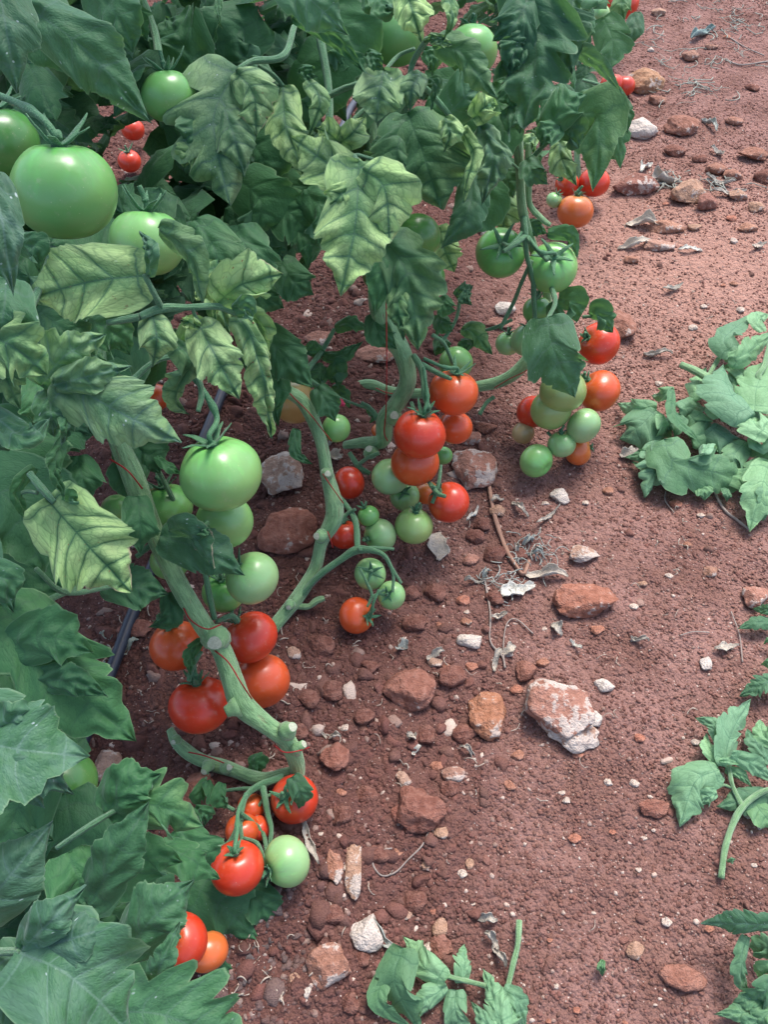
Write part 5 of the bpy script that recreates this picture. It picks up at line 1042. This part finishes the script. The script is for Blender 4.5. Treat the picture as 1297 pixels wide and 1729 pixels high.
# ---------------- far plant
L = lambda *a, **k: leaf(P5, *a, **k)
L([(1020, 30), (1035, 70), (1030, 118)], 66, 1.95, 'dp', 3, dust=.4); L([(990, 10), (988, 50), (995, 88)], 36, 1.9, 'lb', 3, dust=.1); L([(1055, -20), (1050, 10), (1055, 36)], 36, 2.1, 'ov', 3, chl=.4)
L([(1075, 20), (1070, 50), (1062, 80)], 36, 2.2, 'ov', 3, dust=.2); L([(985, 130), (995, 160), (1015, 185)], 50, 1.9, 'lb', 4, dust=.4)
L([(1030, 168), (1043, 220), (1048, 285)], 42, 1.7, 'dp', 3, dust=.2, label='long drooping dark leaf by the far red pair'); L([(1052, 168), (1058, 190), (1060, 225)], 26, 1.68, 'lb', 3); L([(985, 180), (1000, 230), (1040, 270)], 60, 1.8, 'lb', 4)
L([(950, 0), (960, 60), (965, 110)], 70, 1.8, 'lb', 4, dust=.1)
tube('leaf_stalk', [(985, 135, 1.75, 3), (1020, 145, 1.72, 3), (1045, 150, 1.7, 3)], M_STALK, P5, 8, 1)
# ---------------- dense shaded foliage behind the front leaves, and the plants' unseen upper growth, added above the frame for its shade
HO = [(226, 248, 22, 42), (200, 880, 50, 50), (190, 805, 30, 36), (150, 180, 12, 14), (205, 80, 8, 12)]
fill(P1, [(-120, -40), (300, -60), (300, 330), (340, 560), (240, 640), (170, 760), (110, 960), (-120, 1040)], 330, .80, 1.05, 1, chl=.04, dust=.05, holes=HO)
fill(P1, [(-120, 1000), (60, 1010), (130, 1150), (150, 1260), (120, 1330), (200, 1420), (320, 1460), (380, 1560), (330, 1729), (-120, 1800)], 110, .72, .86, 2, chl=.05, dust=.1)
fill(P2, [(260, -60), (620, -60), (620, 60), (640, 200), (560, 300), (530, 430), (450, 520), (330, 560), (280, 330)], 230, .98, 1.25, 3, chl=.04, dust=.03)
fill(P3, [(600, 140), (780, 120), (830, 300), (770, 340), (640, 340), (560, 260)], 40, 1.08, 1.3, 4, chl=.1, dust=.03)
fill(P3, [(600, -80), (900, -80), (860, 60), (740, 30), (620, 10)], 36, 1.15, 1.5, 5, chl=.1, dust=.05)
fill(P4, [(820, -60), (980, -60), (1000, 120), (960, 230), (900, 300), (850, 330), (810, 250), (840, 100)], 60, 1.2, 1.5, 6, (.04, .08), chl=.12, dust=.12)
fill(P5, [(970, -60), (1060, -60), (1040, 60), (1030, 230), (980, 260), (950, 100)], 34, 1.75, 2.1, 7, (.05, .09), chl=.05, dust=.1)
fill(P1, [(-700, -700), (300, -700), (300, -60), (-120, -60), (-120, 900), (-700, 900)], 230, .7, 1.2, 8, (.06, .11))
fill(P2, [(250, -700), (950, -500), (900, -70), (250, -70)], 150, .95, 1.4, 9, (.06, .11))
fill(P1, [(-60, -40), (420, -60), (420, 420), (300, 520), (-60, 520)], 170, 1.08, 1.3, 21, (.06, .11), holes=HO, name='foliage')
canopy(P2, 150, 31)
# ---------------- pruned shoots lying on the path
def shoot(label, stems, leaves, base):
    e = plant('cut_shoot', label, G(*base), 'cut shoot')
    for pts in stems:
        ps = np.array([G(x, y)+np.array([0, 0, z]) for x, y, z, r in pts]); c = catmull(np.c_[ps, [q[3] for q in pts]], 8*len(pts)); rr = np.array([c[i, 3]*dep(c[i, :3])/FPX for i in range(len(c))])
        rr *= .8; V, F = tube_geo(c[:, :3], rr, 10, int(pts[0][0]), .1); mesh('stem', V, F, M_STEM, e, origin=c[0, :3], attrs=st_attr(c[:, :3], 10))
    for (pts, wd, h, ty, n, kw) in leaves:
        kw = dict(kw); zt = kw.pop('zt', .012); _seed[0] += 1; k = len(pts)
        ps = []
        for i, (x, y) in enumerate(pts):
            z = h+(zt-h)*(i/(k-1))**1.5+(.008*math.sin(math.pi*i/(k-1))); ps.append(G(x, y, z))
        if k == 2: ps = [ps[0], (ps[0]+ps[1])/2+np.array([0, 0, .008]), ps[1]]
        d = dep(ps[0]); V, F, lv, met = leaf_geo(np.array(ps), wd*(.92 if kw.get('label') else .74)*d/FPX, 'dp' if _seed[0] % 3 == 0 and wd > 45 else ty, n, kw.get('roll', (_seed[0]*37 % 60)-30), kw.get('fold', .10+.3*((_seed[0]*17 % 10)/10)), .7, _seed[0], hint=unit(np.array([0, -.45, 1.])))
        V[:, 2] = np.maximum(V[:, 2], gh(V[:, 0], V[:, 1])+.003)
        o = mesh('leaf', V, F, M_LEAF, e, origin=ps[0], attrs=leaf_attrs(lv, met, (kw.get('chl', .1), 0, kw.get('dust', 0), min(1, kw.get('pale', 0)+(.18 if kw.get('dust', 0) < .5 else 0)))))
        if kw.get('label'): o['label'] = kw['label']
    return e
pl = lambda p, **k: dict(pale=p, **k)
shoot('large heap-forming cut shoot, left half of the leaf pile, its thick stem on top', [[(1135, 657, .06, 7), (1165, 675, .065, 9), (1200, 695, .06, 9), (1235, 708, .05, 8)], [(1200, 640, .05, 5), (1185, 665, .05, 5), (1175, 680, .05, 5)], [(1215, 712, .05, 5), (1245, 722, .04, 5)]], [
 ([(1108, 692), (1080, 720), (1046, 742)], 84, .05, 'lb', 4, pl(.35, chl=.25, label='flat bright green leaf at the left end')), ([(1110, 690), (1070, 690), (1042, 680)], 50, .045, 'lb', 3, pl(.4)),
 ([(1120, 748), (1108, 790), (1091, 840)], 62, .04, 'lb', 4, pl(.6, label='pale blistered leaflet pointing down')), ([(1122, 742), (1140, 780), (1215, 800), (1280, 825)], 92, .06, 'lb', 6, pl(.12, dust=.3, chl=.2, label='broad bluish green leaf along the front of the heap')),
 ([(1125, 745), (1150, 790), (1180, 815)], 100, .05, 'lb', 4, pl(.15, dust=.3)), ([(1115, 755), (1090, 765), (1054, 772)], 36, .04, 'ov', 3, pl(.3, chl=.2)), ([(1118, 765), (1100, 790), (1068, 780)], 44, .03, 'lb', 3, pl(.5)),
 ([(1185, 672), (1180, 645), (1193, 620)], 52, .05, 'dp', 3, pl(.7, zt=.03)), ([(1135, 655), (1140, 700), (1178, 742)], 34, .075, 'na', 5, pl(.1, roll=30, zt=.05, label='narrow dark folded leaf standing up')),
 ([(1140, 660), (1120, 665), (1100, 668)], 34, .05, 'lb', 3, pl(.3, chl=.3)), ([(1150, 690), (1175, 685), (1195, 690)], 52, .05, 'ov', 3, pl(.45)), ([(1165, 700), (1180, 715), (1200, 720)], 60, .045, 'lb', 4, pl(.2, chl=.3)),
 ([(1190, 765), (1195, 750), (1216, 762)], 34, .075, 'ov', 3, pl(.9, roll=40, label='small curled whitish leaf tip')), ([(1170, 740), (1200, 730), (1225, 740)], 70, .04, 'lb', 4, pl(.2, chl=.2)), ([(1120, 700), (1125, 720), (1120, 745)], 46, .06, 'lb', 4, pl(.5)),
 ([(1105, 700), (1100, 730), (1110, 760)], 50, .04, 'lb', 4, pl(.4)), ([(1180, 815), (1190, 830), (1190, 846)], 40, .02, 'ov', 3, pl(.3)), ([(1225, 820), (1230, 835), (1228, 848)], 26, .02, 'ov', 3, pl(.3)), ([(1200, 720), (1230, 745), (1245, 775)], 76, .05, 'lb', 5, pl(.25, dust=.2)),
 ([(1150, 700), (1130, 720), (1135, 740)], 60, .05, 'lb', 4, pl(.3)), ([(1230, 800), (1260, 810), (1272, 840)], 60, .035, 'lb', 4, pl(.35))], (1180, 740))
shoot('cut shoot with big pale upturned leaves, right half of the leaf pile', [[(1272, 640, .09, 6), (1262, 680, .09, 6), (1255, 700, .085, 6), (1297, 735, .08, 6)], [(1230, 745, .05, 5), (1265, 740, .05, 6), (1310, 748, .06, 6)]], [
 ([(1272, 700), (1235, 665), (1222, 615)], 96, .09, 'lb', 4, pl(.62, zt=.07, label='large pale underside leaf at the top of the heap')), ([(1275, 695), (1280, 650), (1305, 600)], 100, .09, 'lb', 4, pl(.5, zt=.07)), ([(1250, 690), (1225, 690), (1207, 670)], 60, .08, 'lb', 4, pl(.7, zt=.05)),
 ([(1230, 605), (1255, 600), (1310, 560)], 56, .09, 'lb', 4, pl(.35, zt=.08, chl=.15)), ([(1240, 600), (1225, 570), (1275, 530)], 62, .08, 'lb', 4, pl(.4, zt=.06, chl=.15)), ([(1290, 560), (1280, 540), (1300, 530)], 36, .07, 'ov', 3, pl(.6, zt=.06)), ([(1235, 610), (1232, 590), (1222, 575)], 36, .07, 'ov', 3, pl(.5)),
 ([(1300, 735), (1275, 715), (1268, 690)], 60, .085, 'lb', 3, pl(.9, zt=.07, label='very pale crumpled leaf near the right edge')), ([(1300, 740), (1285, 750), (1270, 735)], 50, .08, 'ov', 3, pl(.85)), ([(1310, 760), (1290, 755), (1268, 765)], 50, .07, 'lb', 3, pl(.3, chl=.2)),
 ([(1300, 780), (1285, 830), (1266, 898)], 70, .06, 'lb', 4, pl(.55, label='pale leaf hanging down to a thin tip')), ([(1300, 770), (1275, 800), (1280, 860)], 66, .05, 'lb', 4, pl(.35)), ([(1310, 800), (1300, 840), (1290, 880)], 70, .05, 'lb', 4, pl(.5)),
 ([(1260, 745), (1240, 775), (1280, 800)], 60, .05, 'lb', 4, pl(.4, dust=.2)), ([(1245, 650), (1225, 640), (1215, 650)], 50, .06, 'ov', 3, pl(.5)), ([(1262, 640), (1240, 620), (1232, 640)], 40, .07, 'ov', 3, pl(.5))], (1270, 740))
shoot('cut shoot with a long bare curved stem near the right edge', [[(1310, 1338, .025, 5), (1270, 1352, .025, 6), (1240, 1380, .02, 7), (1222, 1430, .012, 7), (1215, 1486, .008, 7)], [(1246, 1372, .02, 6), (1228, 1335, .022, 5), (1222, 1300, .022, 5)], [(1226, 1455, .01, 2), (1234, 1462, .01, 2)], [(1228, 1340, .02, 3), (1215, 1335, .02, 3), (1205, 1340, .02, 2)]], [
 ([(1224, 1295), (1235, 1240), (1268, 1180)], 62, .025, 'dp', 4, pl(.62, zt=.03, label='pale lobed leaf pointing up the path')), ([(1222, 1260), (1205, 1225), (1174, 1212)], 36, .025, 'lb', 3, pl(.6, zt=.02)), ([(1218, 1290), (1200, 1265), (1192, 1240)], 42, .022, 'lb', 3, pl(.65)),
 ([(1215, 1300), (1175, 1320), (1148, 1396)], 74, .03, 'lb', 5, pl(.5, dust=.1, roll=-15, label='large leaf drooping to the left')), ([(1212, 1340), (1200, 1345), (1180, 1362)], 36, .02, 'ov', 3, pl(.55)),
 ([(1235, 1275), (1270, 1290), (1310, 1322)], 44, .04, 'ov', 4, pl(.6)), ([(1215, 1285), (1245, 1285), (1275, 1290)], 20, .035, 'ov', 3, pl(.4)), ([(1225, 1300), (1250, 1308), (1272, 1330)], 26, .02, 'ov', 3, pl(.3)),
 ([(1300, 1340), (1260, 1350), (1210, 1362)], 60, .012, 'ov', 4, pl(.15, chl=.3)), ([(1270, 1350), (1290, 1375), (1310, 1400)], 60, .012, 'ov', 4, pl(.2, chl=.3)), ([(1300, 1290), (1275, 1250), (1262, 1230)], 44, .02, 'lb', 3, pl(.35)), ([(1310, 1260), (1290, 1240), (1285, 1215)], 44, .03, 'lb', 3, pl(.5)), ([(1230, 1455), (1236, 1452), (1243, 1450)], 10, .01, 'ov', 3, pl(.3))], (1240, 1370))
shoot('cut leafy tip reaching in at the right edge above the long-stemmed shoot', [[(1310, 1060, .02, 3), (1330, 1062, .02, 3)]], [([(1312, 1052), (1280, 1050), (1246, 1062)], 36, .02, 'lb', 3, pl(.1)), ([(1310, 1035), (1295, 1030), (1272, 1028)], 26, .03, 'lb', 3, pl(.1)), ([(1320, 1120), (1300, 1120), (1285, 1122)], 26, .02, 'ov', 3, pl(.1)), ([(1316, 1150), (1290, 1155), (1249, 1176)], 50, .025, 'lb', 5, pl(.05, dust=.2)), ([(1316, 1080), (1300, 1082), (1290, 1088)], 18, .02, 'ov', 3, pl(.15))], (1300, 1060))
shoot('bluish cut shoot in the lower right corner', [[(1275, 1590, .05, 4), (1285, 1640, .04, 5), (1300, 1700, .03, 5)]], [
 ([(1310, 1562), (1250, 1560), (1184, 1560)], 50, .07, 'lb', 6, pl(.0, dust=.7, roll=25, zt=.05, label='long bluish jagged leaf')), ([(1262, 1580), (1252, 1640), (1268, 1690)], 46, .05, 'ov', 4, pl(.2, chl=.2)), ([(1310, 1610), (1290, 1600), (1275, 1615)], 50, .04, 'lb', 4, pl(.1, dust=.3)),
 ([(1300, 1680), (1260, 1690), (1235, 1700)], 40, .03, 'lb', 3, pl(.25)), ([(1310, 1660), (1285, 1680), (1262, 1700)], 70, .05, 'lb', 4, pl(.1, dust=.5)), ([(1290, 1710), (1250, 1710), (1205, 1712)], 40, .02, 'ov', 3, pl(.3)), ([(1320, 1640), (1300, 1640), (1280, 1650)], 46, .045, 'ov', 3, pl(.25)), ([(1300, 1720), (1270, 1730), (1240, 1750)], 50, .02, 'lb', 3, pl(.2)), ([(1310, 1700), (1290, 1720), (1285, 1745)], 60, .03, 'lb', 3, pl(.15, dust=.3))], (1280, 1640))
shoot('cut shoot with pale mint leaves at the bottom edge', [[(875, 1558, .012, 7), (872, 1600, .014, 6), (862, 1640, .016, 6), (852, 1690, .018, 6), (850, 1760, .02, 6)], [(860, 1680, .018, 5), (800, 1666, .022, 5), (745, 1652, .022, 5)]], [
 ([(752, 1656), (715, 1630), (680, 1580)], 62, .03, 'ov', 4, pl(.7, label='pale leaf overlapping the folded bright one')), ([(680, 1600), (668, 1660), (712, 1745)], 84, .04, 'ov', 4, pl(.12, chl=.35, roll=-25, fold=.3, label='bright green folded leaf')), ([(660, 1620), (640, 1690), (700, 1740)], 50, .02, 'ov', 4, pl(.1)),
 ([(755, 1665), (720, 1690), (702, 1725)], 50, .02, 'lb', 3, pl(.55)), ([(782, 1660), (785, 1630), (784, 1594)], 50, .02, 'ov', 4, pl(.55)), ([(850, 1745), (835, 1690), (816, 1636)], 50, .04, 'dp', 3, pl(.6, label='lobed mint leaf beside the bare stem')), ([(845, 1760), (815, 1720), (795, 1690)], 34, .04, 'ov', 3, pl(.55)),
 ([(770, 1672), (770, 1710), (790, 1760)], 60, .02, 'lb', 4, pl(.4)), ([(850, 1670), (875, 1690), (885, 1740)], 46, .03, 'lb', 4, pl(.5)), ([(850, 1740), (865, 1715), (880, 1690)], 60, .035, 'lb', 3, pl(.55))], (800, 1680))
c = G(1018, 1633); e = leaf(None, [(1018, 1623), (1016, 1633), (1018, 1648)], 14, dep(c)-.006, 'ov', 3, pale=.3, name='loose_leaflet'); tag(e, 'tiny loose green leaflet lying alone on the lower path', 'leaf')
